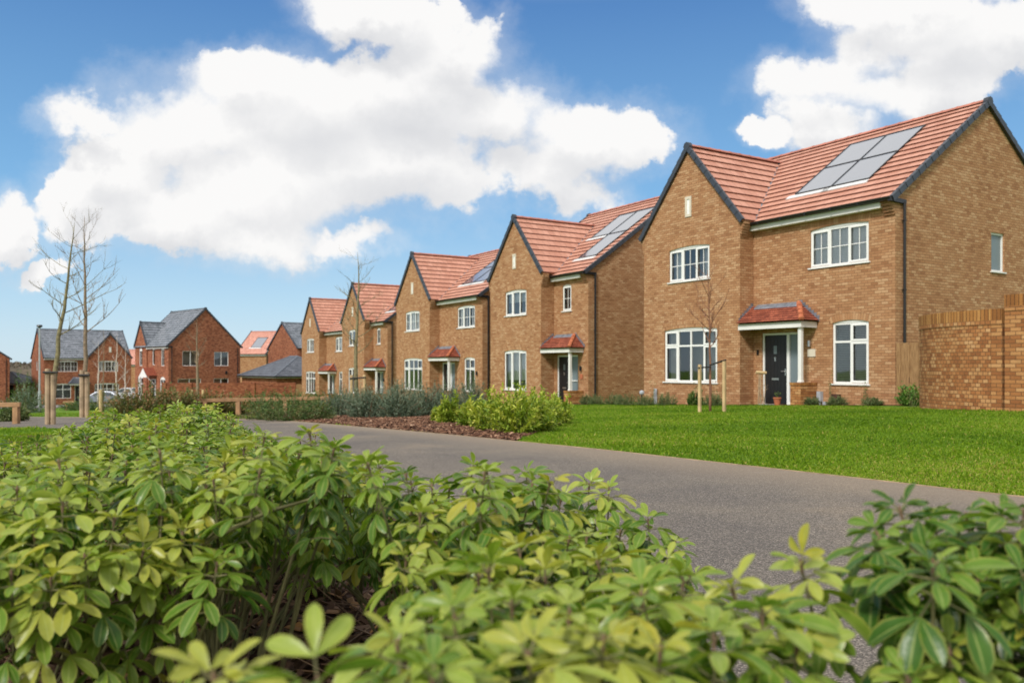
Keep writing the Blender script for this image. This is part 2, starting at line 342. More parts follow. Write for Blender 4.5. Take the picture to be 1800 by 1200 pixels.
def mk_fence():
    m, t, b, o = mat('fence_board'); uv = t.n('ShaderNodeUVMap').outputs[0]
    n = t.n('ShaderNodeTexNoise', i_Vector=t.v('MULTIPLY', uv, (16,1.2,1)), i_Scale=3.0, i_Detail=7.0, i_Roughness=.6)
    kn = t.n('ShaderNodeTexVoronoi', i_Vector=t.v('MULTIPLY', uv, (9,2.2,1)), i_Scale=1.0)
    c = t.ramp(n.outputs[0], [(.3,(.17,.085,.032)), (.55,(.31,.175,.075)), (.75,(.42,.26,.125))])
    c = t.mix(t.m('SUBTRACT', 1.0, t.smooth(kn.outputs['Distance'], .06, .15)), c, (.05,.02,.01,1))
    t.l(c, b.inputs['Base Color']); b.inputs['Roughness'].default_value = .8; bump(t, b, n.outputs[0], .3, .01); return m
M['fence'] = mk_fence()
# ------------------------------------------------------------------ mesh builder
V = Vector
class MB:
    def __init__(s): s.v = []; s.f = []; s.uv = []; s.mi = []
    def face(s, pts, uv=None, mi=0):
        pts = [V(p) for p in pts]; i0 = len(s.v); s.v += [tuple(p) for p in pts]; s.f.append(tuple(range(i0, i0+len(pts))))
        if uv is None:
            n = (pts[1]-pts[0]).cross(pts[2]-pts[0])
            if n.length > 0: n.normalize()
            if abs(n.z) > .95: uv = [(p.x, p.y) for p in pts]
            else:
                u = V((-n.y, n.x, 0)).normalized(); w = n.cross(u)
                if w.z < 0: w = -w
                uv = [(p.dot(u), p.z if abs(n.z) < .05 else p.dot(w)) for p in pts]
        s.uv += uv; s.mi.append(mi)
    def obox(s, o, a, b, c, mi=0):
        o, a, b, c = V(o), V(a), V(b), V(c)
        if a.cross(b).dot(c) < 0: a, b = b, a
        P = [o, o+a, o+a+b, o+b, o+c, o+a+c, o+a+b+c, o+b+c]
        for q in ((0,3,2,1), (4,5,6,7), (0,1,5,4), (1,2,6,5), (2,3,7,6), (3,0,4,7)): s.face([P[i] for i in q], None, mi)
    def box(s, lo, hi, mi=0):
        s.obox(lo, (hi[0]-lo[0],0,0), (0,hi[1]-lo[1],0), (0,0,hi[2]-lo[2]), mi)
    def tube(s, pts, r, n=6, cap=True, mi=0, squash=1.0):
        pts = [V(p) for p in pts]; rs = r if isinstance(r, (list, tuple)) else [r]*len(pts)
        rings = []; up = V((0,0,1)); t0 = (pts[1]-pts[0]).normalized()
        u = t0.cross(up)
        if u.length < .05: u = V((1,0,0))
        u.normalize()
        ln = 0
        for i, p in enumerate(pts):
            t = (pts[min(i+1, len(pts)-1)]-pts[max(i-1, 0)]).normalized()
            u = (u - t*u.dot(t)).normalized(); w = t.cross(u)
            rings.append([p + (u*math.cos(2*math.pi*k/n) + w*math.sin(2*math.pi*k/n)*squash)*rs[i] for k in range(n)])
        for i in range(len(rings)-1):
            l2 = ln + (pts[i+1]-pts[i]).length
            for k in range(n):
                k2 = (k+1) % n
                s.face([rings[i][k], rings[i][k2], rings[i+1][k2], rings[i+1][k]],
                       [(k/n, ln), ((k+1)/n, ln), ((k+1)/n, l2), (k/n, l2)], mi)
            ln = l2
        if cap:
            s.face(rings[0][::-1], None, mi); s.face(rings[-1], None, mi)
    def build(s, name, mats, parent=None, smooth=False, bevel=0, col=None):
        me = bpy.data.meshes.new(name); me.from_pydata(s.v, [], s.f)
        uvl = me.uv_layers.new(name='UVMap'); uvl.data.foreach_set('uv', np.array(s.uv, dtype=np.float32).ravel())
        if not isinstance(mats, (list, tuple)): mats = [mats]
        for m in mats: me.materials.append(m)
        me.polygons.foreach_set('material_index', np.array(s.mi, dtype=np.int32))
        if smooth:
            import bmesh
            bm = bmesh.new(); bm.from_mesh(me); bmesh.ops.remove_doubles(bm, verts=bm.verts, dist=1e-5); bm.to_mesh(me); bm.free()
            me.polygons.foreach_set('use_smooth', np.ones(len(me.polygons), dtype=bool))
        me.update()
        o = bpy.data.objects.new(name, me); COL.objects.link(o)
        if parent: o.parent = parent
        if bevel:
            import bmesh
            bm = bmesh.new(); bm.from_mesh(me); bmesh.ops.remove_doubles(bm, verts=bm.verts, dist=1e-5); bm.to_mesh(me); bm.free()
            md = o.modifiers.new('bevel', 'BEVEL'); md.width = bevel; md.segments = 2; md.limit_method = 'ANGLE'
        return o
def tag(o, label=None, cat=None, group=None, kind=None):
    if label: o['label'] = label
    if cat: o['category'] = cat
    if group: o['group'] = group
    if kind: o['kind'] = kind
    return o
def thing(name, label, cat, loc=(0,0,0), rz=0, group=None):
    o = bpy.data.objects.new(name, None); COL.objects.link(o); o.location = loc; o.rotation_euler = (0,0,rz)
    o.empty_display_size = .2
    return tag(o, label, cat, group)
def leaf_mesh(name, verts, quads, tint, m, parent=None):
    """verts (N,3), quads (M,3|4), tint (N,3)"""
    me = bpy.data.meshes.new(name); n = len(verts); k = quads.shape[1]; f = len(quads)
    me.vertices.add(n); me.vertices.foreach_set('co', verts.astype(np.float32).ravel())
    me.loops.add(f*k); me.loops.foreach_set('vertex_index', quads.astype(np.int32).ravel())
    me.polygons.add(f); me.polygons.foreach_set('loop_start', np.arange(0, f*k, k, dtype=np.int32))
    me.polygons.foreach_set('loop_total', np.full(f, k, dtype=np.int32))
    me.polygons.foreach_set('use_smooth', np.ones(f, dtype=bool))
    ca = me.color_attributes.new('tint', 'FLOAT_COLOR', 'POINT')
    c = np.ones((n, 4), dtype=np.float32); c[:, :3] = tint; ca.data.foreach_set('color', c.ravel())
    me.materials.append(m); me.update(calc_edges=True); me.validate()
    o = bpy.data.objects.new(name, me); COL.objects.link(o)
    if parent: o.parent = parent
    return o
def norm(a): return a/np.maximum(np.linalg.norm(a, axis=-1, keepdims=True), 1e-9)
def leaves(base, d, nrm, L, Wd, tint, detail=1, curl=.25, fold=.18):
    """arrays of leaves -> verts, quads, tint.  detail 0: two triangles folded, 1: three-station, 2: six-station with fold"""
    n = len(base); d = norm(d); side = norm(np.cross(d, nrm)); up = norm(np.cross(side, d))
    if detail == 0: st = [(0,.05),(.5,1),(1,.05)]
    elif detail == 1: st = [(0,.08),(.35,.8),(.7,.95),(1,.06)]
    else: st = [(0,.06),(.16,.34),(.38,.78),(.6,1.0),(.8,.9),(.93,.55),(1,.08)]
    vs = []; ti = []
    for t, wd in st:
        c = base + d*(L*t)[:, None] - up*(L*curl*t*t)[:, None]
        hw = (Wd*.5*wd)[:, None]
        for sgn in (-1, 0, 1):
            vs.append(c + side*hw*sgn + up*(hw*fold*2*abs(sgn)))
            tt = tint.copy(); tt[:, 1] = abs(sgn); ti.append(tt)
    vs = np.stack(vs, 1); ti = np.stack(ti, 1); k = vs.shape[1]
    q = []
    for i in range(len(st)-1):
        for j in (0, 1): q.append([i*3+j, i*3+j+1, (i+1)*3+j+1, (i+1)*3+j])
    q = np.array(q)[None] + (np.arange(n)*k)[:, None, None]
    return vs.reshape(-1, 3), q.reshape(-1, 4), ti.reshape(-1, 3)

# ------------------------------------------------------------------ house kit.  local frame: x right along the front, y into the house, z up
def wall_panel(mb, O, u, width, z0, z1, openings=(), u_off=0.0, interior=True):
    """plane with rectangular openings (u0,u1,za,zb); brick reveals and a dim room pocket behind each"""
    O = V(O); u = V(u); n = u.cross(V((0,0,1)))
    us = sorted({0.0, width, *[o[0] for o in openings], *[o[1] for o in openings]})
    zs = sorted({z0, z1, *[o[2] for o in openings], *[o[3] for o in openings]})
    P = lambda a, z, d=0.0: O + u*a + V((0,0,z)) - n*d
    for i in range(len(us)-1):
        for j in range(len(zs)-1):
            a0, a1, b0, b1 = us[i], us[i+1], zs[j], zs[j+1]
            am, bm_ = (a0+a1)/2, (b0+b1)/2
            if any(o[0] < am < o[1] and o[2] < bm_ < o[3] for o in openings): continue
            mb.face([P(a0,b0), P(a1,b0), P(a1,b1), P(a0,b1)], [(a0+u_off,b0), (a1+u_off,b0), (a1+u_off,b1), (a0+u_off,b1)])
    for a0, a1, b0, b1 in openings:
        r = .11
        mb.face([P(a0,b0), P(a0,b1), P(a0,b1,r), P(a0,b0,r)], [(0,b0),(0,b1),(.1,b1),(.1,b0)])
        mb.face([P(a1,b0), P(a1,b0,r), P(a1,b1,r), P(a1,b1)], [(0,b0),(.1,b0),(.1,b1),(0,b1)])
        mb.face([P(a0,b1), P(a1,b1), P(a1,b1,r), P(a0,b1,r)], [(a0,0),(a1,0),(a1,.1),(a0,.1)])
        mb.face([P(a0,b0), P(a0,b0,r), P(a1,b0,r), P(a1,b0)], [(a0,0),(a0,.1),(a1,.1),(a1,0)])
        if interior:
            e = .35; D = .9; lo, hi = a0-e*.3, a1+e*.3; zl, zh = b0-.02, b1+.02
            f = [P(lo,zl,D), P(hi,zl,D), P(hi,zh,D), P(lo,zh,D)]; g_ = [P(lo,zl,r), P(hi,zl,r), P(hi,zh,r), P(lo,zh,r)]
            mb.face(f, None, 1)
            for k in range(4):
                k2 = (k+1) % 4; mb.face([g_[k], g_[k2], f[k2], f[k]], None, 1)
def arch_curve(w, rise, k, n):
    t = k/n; return 4*rise*t*(1-t)
def make_window(par, O, u, a0, a1, z0, z1, lights=3, transom=None, rise=.1, blind=None, bars=False, sashes=(0,), sill=True,
                brickm='tan', head='arch', frame_m='upvc', name='window', glass='glass', label=None, blind_drop=1.0, simple_=False):
    O = V(O); u = V(u); n = u.cross(V((0,0,1))); Z = V((0,0,1))
    P = lambda a, z, d=0.0: O + u*a + Z*z - n*d
    w = a1-a0; mb = MB(); ft = .052
    def bar(aa, ab, za, zb, d0, d1): mb.obox(P(aa, za, d0), u*(ab-aa), Z*(zb-za), -n*(d1-d0))
    bar(a0, a0+ft, z0, z1, .045, .115); bar(a1-ft, a1, z0, z1, .045, .115)
    bar(a0+ft, a1-ft, z0, z0+ft, .045, .115); bar(a0+ft, a1-ft, z1-ft, z1, .045, .115)
    xs = [a0+ft*.5 + (w-ft)*i/lights for i in range(lights+1)]
    for i in range(1, lights): bar(xs[i]-.026, xs[i]+.026, z0+ft, z1-ft, .048, .11)
    for i in range(lights):
        l, r = (a0+ft if i == 0 else xs[i]+.03), (a1-ft if i == lights-1 else xs[i+1]-.03)
        rows = [(z0+ft, z1-ft)] if transom is None else [(z0+ft, transom-.028), (transom+.028, z1-ft)]
        if transom is not None: bar(l, r, transom-.028, transom+.028, .05, .108)
        if i in sashes and not simple_:
            for (zl, zh) in rows:
                k = .038
                bar(l-.012, l+k, zl-.012, zh+.012, .03, .047); bar(r-k, r+.012, zl-.012, zh+.012, .03, .047)
                bar(l+k, r-k, zl-.012, zl+k, .03, .047); bar(l+k, r-k, zh-k, zh+.012, .03, .047)
        if bars:
            for (zl, zh) in rows:
                zm = (zl+zh)/2; bar(l, r, zm-.011, zm+.011, .066, .078)
                if w/lights > .5: bar((l+r)/2-.011, (l+r)/2+.011, zl, zh, .067, .0765)
    fr = mb.build(name, M[frame_m], par)
    if label: fr['label'] = label
    g_ = MB(); g_.face([P(a0+ft*.6, z0+ft*.6, .082), P(a1-ft*.6, z0+ft*.6, .082), P(a1-ft*.6, z1-ft*.6, .082), P(a0+ft*.6, z1-ft*.6, .082)])
    g_.build('pane', M[glass], fr)
    if sill and not simple_:
        s_ = MB(); s_.obox(P(a0-.05, z0-.035, -.045), u*(w+.1), Z*.033, -n*.13); s_.build('sill', M[frame_m], fr)
    if head == 'arch':
        N = 12; f_ = MB()
        for k in range(N):
            c0, c1 = arch_curve(w, rise, k, N), arch_curve(w, rise, k+1, N); b0, b1 = a0+w*k/N, a0+w*(k+1)/N
            f_.face([P(b0, z1+.001, .03), P(b1, z1+.001, .03), P(b1, z1+c1+.012, .03), P(b0, z1+c0+.012, .03)])
            f_.face([P(b0, z1+.001, .03), P(b0, z1+.001, .09), P(b1, z1+.001, .09), P(b1, z1+.001, .03)])
        f_.build('arch_head', M[frame_m], fr)
        v_ = MB(); ext = .05 if not simple_ else .03; nb = max(5, int(round((w+2*ext)/.075))); H = .225; R = (w*w/4+rise*rise)/(2*max(rise, .01)); th = math.asin(min(.99, (w/2)/R))
        th *= (w+2*ext)/w
        cx = (a0+a1)/2; cz = z1+rise-R
        for k in range(nb):
            t0 = -th+2*th*k/nb; t1 = -th+2*th*(k+1)/nb
            def q(t, rr, d): return P(cx+math.sin(t)*rr, cz+math.cos(t)*rr, d)
            A = [q(t0, R, -.004), q(t1, R, -.004), q(t1, R+H, -.004), q(t0, R+H, -.004)]
            uo = k*.2+a0*3.3
            v_.face(A, [(uo+.0, .004), (uo, .071+.004), (uo+.2, .071+.004), (uo+.2, .004)])
            v_.face([q(t0, R, -.004), q(t0, R, .1), q(t1, R, .1), q(t1, R, -.004)], [(uo, .0), (uo+.1, .0), (uo+.1, .075), (uo, .075)])
        if not simple_:
            v_.face([q(th, R, -.004), q(th, R, .0), q(th, R+H, .0), q(th, R+H, -.004)])
            v_.face([q(-th, R, -.004), q(-th, R+H, -.004), q(-th, R+H, .0), q(-th, R, .0)])
        v_.build('brick_arch', M[brickm], fr)
    if blind in ('venetian', 'venetian_dark'):
        b_ = MB(); z = z1-ft-.01; bot = z1-(z1-z0)*blind_drop+ft
        cv = .042 if blind == 'venetian' else .017
        while z > bot:
            b_.face([P(a0+ft, z, .125), P(a1-ft, z, .125), P(a1-ft, z-cv, .137), P(a0+ft, z-cv, .137)]); z -= .048
        b_.build('blind', M['blind' if blind == 'venetian' else 'blind_dark'], fr)
    elif blind in ('curtain', 'curtain_dark', 'net'):
        spans = [(a0+ft, a0+ft+w*.2), (a1-ft-w*.2, a1-ft)] if blind != 'net' else [(a0+ft*.5, a1-ft*.5)]
        for (l, r) in spans:
            b_ = MB()
            k = int((r-l)/.045); bz = z0+ft*.3 if blind != 'net' else z1-(z1-z0)*blind_drop
            for j in range(k):
                x0, x1 = l+(r-l)*j/k, l+(r-l)*(j+1)/k; d0, d1 = (.2, .235) if j % 2 else (.235, .2)
                b_.face([P(x0, bz, d0), P(x1, bz, d1), P(x1, z1-ft, d1), P(x0, z1-ft, d0)])
            b_.build('curtain', M['curtain_dark' if blind == 'curtain_dark' else 'curtain'], fr)
    return fr
def roof_slope(mb, O, u, s_, width, length, course=.345, step=.042, base=.05):
    """stepped tile courses. O = low corner, u along the eave, s_ unit vector up the slope"""
    O = V(O); u = V(u).normalized(); s_ = V(s_).normalized(); n = u.cross(s_).normalized()
    if n.z < 0: n = -n
    k = max(1, int(round(length/course))); c = length/k; flip = u.cross(s_).dot(n) < 0
    def f(p, uv):
        if flip: p = p[::-1]; uv = uv[::-1]
        mb.face(p, uv)
    for i in range(k):
        a = O + s_*(c*i); b = O + s_*(c*(i+1)); hi = n*step; v0, v1 = i*.345+.001, (i+1)*.345-.001
        f([a+hi, a+u*width+hi, b+u*width, b], [(0,v0), (width,v0), (width,v1), (0,v1)])
        f([a-n*.004, a+u*width-n*.004, a+u*width+hi, a+hi], [(0,i*.345), (width,i*.345), (width,i*.345), (0,i*.345)])
        for (e, sg) in ((V((0,0,0)), 1), (u*width, -1)):
            mb.face([a+e+hi, b+e, a+e-n*.004], [(0,v0)]*3)
    a = O-n*base; b = O+s_*length-n*base
    mb.face([a, b, b+u*width, a+u*width]); mb.face([O, O+u*width, a+u*width, a])
    mb.face([O, a, b, b+n*base]); mb.face([O+u*width, O+u*width+s_*length, b+u*width, a+u*width])
def verge_line(mb, A, B, out, pitch=.345, drop=.115, wd=.07):
    """dry verge: overlapping capping units from A (eave) to B (ridge); out = horizontal outward unit vector"""
    A, B, out = V(A), V(B), V(out); d = B-A; L = d.length; d.normalize(); n = d.cross(out)
    if n.z < 0: n = -n
    k = max(2, int(round(L/pitch))); c = L/k
    for i in range(k):
        a = A+d*c*i; lift = n*.012
        # tapered unit: proud at its lower end
        p = [a-n*drop+out*.012, a+d*(c+.02)-n*drop, a+d*(c+.02)+n*.035, a+n*.047+out*.012]
        b_ = [x-out*wd for x in p]; p = [x+out*.03 for x in p]
        mb.face(p); mb.face(b_[::-1])
        for j in range(4): mb.face([p[j], b_[j], b_[(j+1) % 4], p[(j+1) % 4]])
def ridge_line(mb, A, B, r=.12, seg=.45, n=7, lift=0.0):
    A, B = V(A), V(B); d = B-A; L = d.length; d.normalize(); side = d.cross(V((0,0,1))).normalized(); up = side.cross(d)
    k = max(1, int(round(L/seg))); c = L/k
    for i in range(k):
        for (s0, s1, rr) in ((0, .06, r+.012), (.06, c, r)):
            a = A+d*(c*i+s0)+up*lift; b = A+d*(c*i+s1)+up*lift
            R0 = [side*math.cos(math.pi*j/n)*rr + up*(math.sin(math.pi*j/n)*rr*.75-.03) for j in range(n+1)]
            for j in range(n): mb.face([a+R0[j], a+R0[j+1], b+R0[j+1], b+R0[j]])
            mb.face([a+x for x in R0]); mb.face([b+x for x in R0][::-1])

def make_door(par, O, a0, a1, z0, z1, leaf_m='door', sidelight='R', leaf_w=.86, glassy=False):
    """front door with frame; sidelight strip on the right. local front y=0 plane"""
    y = O; mb = MB(); ft = .06
    def bar(l, r, zl, zh, y0, y1): mb.box((l, y+y0, zl), (r, y+y1, zh))
    bar(a0, a0+ft, z0, z1, .03, .12); bar(a1-ft*.7, a1, z0, z1, .03, .12); bar(a0+ft, a1-ft*.7, z1-ft, z1, .03, .12)
    lx0 = a0+ft; lx1 = lx0+leaf_w
    bar(lx1, lx1+.09, z0, z1-ft, .032, .118); bar(lx1+.09, a1-ft*.7, z0, z0+.08, .035, .115)
    if glassy: bar(lx1+.09, a1-ft*.7, (z0+z1)/2-.02, (z0+z1)/2+.02, .04, .11)
    d = mb.build('door', M['upvc'], par)
    lf = MB(); lf.box((lx0+.004, y+.055, z0+.02), (lx1-.004, y+.105, z1-ft-.004))
    for k in range(5):   # shallow board grooves stand proud
        l = lx0+.10+k*(leaf_w-.2)/5; lf.box((l+.006, y+.050, z0+.12), (l+(leaf_w-.2)/5-.006, y+.0549, z1-ft-.12))
    lf.build('door_leaf', M[leaf_m], d)
    g_ = MB(); g_.face([(lx1+.09, y+.08, z0+.08), (a1-ft*.7, y+.08, z0+.08), (a1-ft*.7, y+.08, z1-ft), (lx1+.09, y+.08, z1-ft)])
    cx = (lx0+lx1)/2-.02
    g_.box((cx-.06, y+.044, z1-.62), (cx+.06, y+.0495, z1-.38)); g_.build('pane', M['frost'], d)
    h = MB(); h.tube([(lx1-.06, y+.052, z0+.98), (lx1-.06, y+.0, z0+.98), (lx1-.18, y-.0, z0+.98)], .011, 6); h.box((lx1-.085, y+.047, z0+.86), (lx1-.04, y+.0545, z0+1.06))
    h.build('handle', M['metal'], d)
    k = MB(); k.tube([(cx, y+.03, z1-.74), (cx, y+.05, z1-.74)], .028, 10); k.box((cx-.025, y+.038, z1-.84), (cx+.025, y+.048, z1-.76)); k.build('door_knocker', M['metal'], d)
    lb = MB(); lb.box((cx-.13, y+.044, z0+.72), (cx+.13, y+.0495, z0+.78)); lb.build('letterbox', M['metal'], d)
    th = MB(); th.box((a0-.05, y-.12, z0-.06), (a1+.02, y+.1, z0-.002)); th.build('doorstep', M['greymetal'], d)
    return d
def make_porch(par, x0, x1, p, ze=2.30, zt=2.84, wall_x=None, left_hip=False, ground_z=0.0, dwarf=True, tile='plain_tile', hip_m='hip'):
    """tiled lean-to canopy with a hipped right end, fascia, one post and a dwarf wall. x1 = right end, x0 = left end against the wing"""
    root = bpy.data.objects.new('porch', None); COL.objects.link(root); root.parent = par
    inx = .60
    t = MB(); n = 8
    ex0, ex1, ey = x0+.01, x1+.07, -(p+.09)
    TL, TR = V((x0+.01+(inx if left_hip else .22), -.03, zt)), V((x1-inx, -.03, zt)); BL, BR = V((ex0-(.07 if left_hip else 0), ey, ze)), V((ex1, ey, ze)); BB = V((ex1, -.004, ze))
    def course(A, B, C, D):        # A,B low edge, D,C high edge
        A, B, C, D = map(V, (A, B, C, D)); nn = (B-A).cross(D-A).normalized()
        if nn.z < 0: nn = -nn
        L = ((D-A).length+(C-B).length)/2; ux = (B-A).normalized()
        for i in range(n):
            f0, f1 = i/n, (i+1)/n
            a0, b0, a1, b1 = A.lerp(D, f0)+nn*.018, B.lerp(C, f0)+nn*.018, A.lerp(D, f1), B.lerp(C, f1)
            uv = [((a0-A).dot(ux), i*.1+.001), ((b0-A).dot(ux), i*.1+.001), ((b1-A).dot(ux), i*.1+.099), ((a1-A).dot(ux), i*.1+.099)]
            t.face([a0, b0, b1, a1], uv); t.face([a0-nn*.02, b0-nn*.02, b0, a0], [uv[0], uv[1], uv[1], uv[0]])
    course(BL, BR, TR, TL if left_hip else V((ex0, -.03, zt)))
    course(BR, BB, V((TR.x, -.004, zt)), TR)
    if left_hip: course(V((BL.x, -.004, ze)), BL, TL, V((TL.x, -.004, zt)))
    t.face([BL-V((0,0,.03)), V((BL.x, -.004, ze-.03)), BB-V((0,0,.03)), BR-V((0,0,.03))])
    t.build('canopy_tiles', M[tile], root)
    h = MB(); 
    hd = (TR-BR); 
    for i in range(4):
        a = BR+hd*(i/4)+V((0,0,.035)); b = BR+hd*((i+1.02)/4)+V((0,0,.02)); h.tube([a, b], [.085, .07], 8, squash=.6)
    if left_hip:
        hd = TL-BL
        for i in range(4): h.tube([BL+hd*(i/4)+V((0,0,.035)), BL+hd*((i+1.02)/4)+V((0,0,.02))], [.085,.07], 8, squash=.6)
    h.build('hip_tiles', M[hip_m], root)
    f = MB(); zb = ze-.20; fx0, fx1, fy = x0+.012, x1, -p
    f.box((fx0, fy-.02, zb), (fx1+.0, fy+.02, ze-.032)); f.box((fx1-.035, fy+.021, zb+.001), (fx1-.002, -.003, ze-.033)); f.face([(fx0, fy+.02, zb+.03), (fx1-.036, fy+.02, zb+.03), (fx1-.036, -.003, zb+.03), (fx0, -.003, zb+.03)])
    f.build('fascia', M['white'], root)
    l = MB(); l.obox((TL.x-.05, -.06, zt-.02), (TR.x-TL.x+.12, 0, 0), (0, .05, .06), (0, -.14, -.09))
    k = 7
    for i in range(k):            # stepped flashing down the hip side against the wall
        a = V((TR.x, -.012, zt)).lerp(V((ex1, -.012, ze)), i/k); b = V((TR.x, -.012, zt)).lerp(V((ex1, -.012, ze)), (i+1)/k)
        l.box((a.x, -.014, b.z-.02), (b.x+.01, -.004, a.z+.075))
    if not left_hip:
        for i in range(k):        # and down the wing return wall
            y0, y1 = -.03-(p-.02)*i/k, -.03-(p-.02)*(i+1)/k; z0 = zt+(ze-zt)*i/k; z1 = zt+(ze-zt)*(i+1)/k
            l.box((x0+.002, max(y1, -p+.02), z1), (x0+.012, y0, z0+.09))
    l.build('flashing', M['lead'], root)
    px, py = x1-.11, -p+.10
    s = MB(); s.box((px-.055, py-.055, .55 if dwarf else ground_z-.2), (px+.055, py+.055, zb+.002)); s.box((px-.068, py-.068, .551 if dwarf else ground_z), (px+.068, py+.068, .61)); s.build('post', M['white'], root, bevel=.012)
    if dwarf:
        dw = MB(); dw.box((x1-.36, -p-.03, ground_z-.5), (x1+.0, -.003, .475)); dw.build('dwarf_wall', M['tan_wall'], root)
        c = MB(); 
        c.box((x1-.375, -p-.045, .476), (x1+.012, -.003, .55)); c.build('coping', M['tan_cap'], root)
    return root
def downpipe(par, x, y, z0, z1, out):
    o = V(out); m = MB(); m.tube([(x, y, z1), (x, y, z0)], .036, 8)
    z = z1-.5
    while z > z0+.3: m.tube([(x, y, z), (x, y, z+.035)], .046, 8); m.box((x-.05-.03*abs(o.y), y-.05, z+.006), (x+.03, y+.05, z+.028)); z -= 1.8
    return m.build('downpipe', M['black'], par)

def build_house(name, label, cat, C, rz, W, gw, p, D, wing='L', base=-.6, eave=5.5, pitch=.71, apex=8.17, wslope=1.17, brickm='tan', roofm='roof_red',
                ridgem='ridge_red', main_w=(), wing_w=(), side_w=(), left_w=(), door=None, porch=None, slot=True, gutter_z=None, detail=True, corbel=True, pipe=True, solar=(), vent_at=None, group=None):
    H = thing(name, label, cat, C, rz, group)
    b = M[brickm]; mb = MB(); S = not detail
    wx0, wx1 = (-W, -(W-gw)) if wing == 'L' else (-gw, 0.0)
    if gw == 0: wx0 = wx1 = -W
    mx0, mx1 = (wx1, 0.0) if wing == 'L' else (-W, wx0)
    cut = lambda ws, x0: [(q['a0']-x0, q['a1']-x0, q['z0'], q['z1']+(q.get('rise', .1) if q.get('head', 'arch') == 'arch' else 0)) for q in ws]
    dcut = [(door['a0']-mx0, door['a1']-mx0, door['z0'], door['z1'])] if door else []
    dcut_w = []
    if gw == 0: mx0, mx1 = -W, 0.0; dcut = [(door['a0']-mx0, door['a1']-mx0, door['z0'], door['z1'])] if door else []
    ez = eave-.03
    wall_panel(mb, (mx0, 0, 0), (1,0,0), mx1-mx0, base, ez, cut(main_w, mx0)+dcut, u_off=mx0)
    wc = (wx0+wx1)/2; hw = gw/2
    if gw:
        wall_panel(mb, (wx0, -p, 0), (1,0,0), gw, base, 5.35 if eave > 5 else eave-.15, cut(wing_w, wx0), u_off=wx0+.07)
        zt = 5.35 if eave > 5 else eave-.15; zw = apex-.06-wslope*hw
        mb.face([(wx0, -p, zt), (wx1, -p, zt), (wx1, -p, zw), (wc, -p, apex-.06), (wx0, -p, zw)], [(wx0+.07, zt), (wx1+.07, zt), (wx1+.07, zw), (wc+.07, apex-.06), (wx0+.07, zw)])
        rx = wx1 if wing == 'L' else wx0
        if wing == 'L': wall_panel(mb, (wx1, -p, 0), (0,1,0), p, base, zw, u_off=.03)
        else: wall_panel(mb, (wx0, 0, 0), (0,-1,0), p, base, zw, u_off=.03)
    ylo = -p if (gw and wing == 'R') else 0.0
    wall_panel(mb, (0, ylo, 0), (0,1,0), D-ylo, base, ez, cut(side_w, ylo))
    rz_ = eave+pitch*D/2-.05
    mb.face([(0, 0, ez), (0, D, ez), (0, D/2, rz_)], [(-ylo, ez), (D-ylo, ez), (D/2-ylo, rz_)])
    yl2 = -p if (gw and wing == 'L') else 0.0
    wall_panel(mb, (-W, D, 0), (0,-1,0), D-yl2, base, ez, cut(left_w, 0))
    mb.face([(-W, D, ez), (-W, 0, ez), (-W, D/2, rz_)], [(0, ez), (D, ez), (D/2, rz_)])
    wall_panel(mb, (0, D, 0), (-1,0,0), W, base, ez)
    mb.build('wall', [b, M['inside']], H)
    # ---- roof
    r = MB(); k = pitch; ov = .25; og = .06
    sl = V((0, 1, k)).normalized(); L = (D/2+ov)*math.sqrt(1+k*k)
    roof_slope(r, (-W-og, -ov, eave-k*ov), (1,0,0), sl, W+2*og, L)
    roof_slope(r, (-W-og, D+ov, eave-k*ov), (1,0,0), V((0,-1,k)), W+2*og, L)
    RF = r.build('roof', M[roofm], H)
    rd = MB(); zr = eave+k*D/2; ridge_line(rd, (-W-og, D/2, zr+.01), (og, D/2, zr+.01)); 
    vg = MB()
    for (x, ox) in ((og, 1), (-W-og, -1)):
        vg = MB()
        for (ys, s2) in ((-ov, 1), (D+ov, -1)): verge_line(vg, (x, ys, eave-k*ov+.01), (x, D/2, zr+.01), (ox, 0, 0))
        vg.tube([(x+ox*.045, D/2, zr-.02), (x-ox*.1, D/2, zr-.02)], .14, 8)
        vg.build('verge', M['verge'], RF)
    rd.build('ridge', M[ridgem], RF)
    if gw:
        w_ = MB(); yb = (apex-eave)/k+.15; ow = .17 
        lw = (hw+ow)*math.sqrt(1+wslope**2); y0 = -p-og
        hwz = apex-wslope*(hw+ow)
        roof_slope(w_, (wx1+ow, y0, hwz), (0,1,0), V((-1,0,wslope)), yb-y0, lw)
        roof_slope(w_, (wx0-ow, y0, hwz), (0,1,0), V((1,0,wslope)), yb-y0, lw)
        WR = w_.build('wing_roof', M[roofm], H); rd = MB(); vg = MB()
        ridge_line(rd, (wc, y0, apex+.015), (wc, yb+.1, apex+.015)); rd.build('ridge', M[ridgem], WR)
        for sx_ in (1, -1): verge_line(vg, (wc+sx_*(hw+ow), y0, hwz+.01), (wc, y0, apex+.015), (0,-1,0))
        vg.tube([(wc, y0-.045, apex-.015), (wc, y0+.1, apex-.015)], .14, 8); vg.build('verge', M['verge'], WR)
        va = MB(); q0 = (apex-eave)/k
        for sx_ in ((1,) if wing == 'L' else (-1,)):
            a_ = min(hw+ow, (apex-eave)/wslope+.08)
            va.tube([(wc+sx_*a_, (apex-wslope*a_-eave)/k, apex-wslope*a_+.022), (wc, q0, apex+.022)], .032, 5, squash=.5)
        va.build('valley', M['lead'], H)
    # ---- eaves: fascia, gutter, pipe
    gz_ = eave-k*ov-.02
    fx0, fx1 = (mx0+(.02 if wing == 'L' and gw else 0), mx1-(.02 if wing == 'R' and gw else 0))
    fa = MB(); fe = .30 if (corbel and wing == 'L') else .0
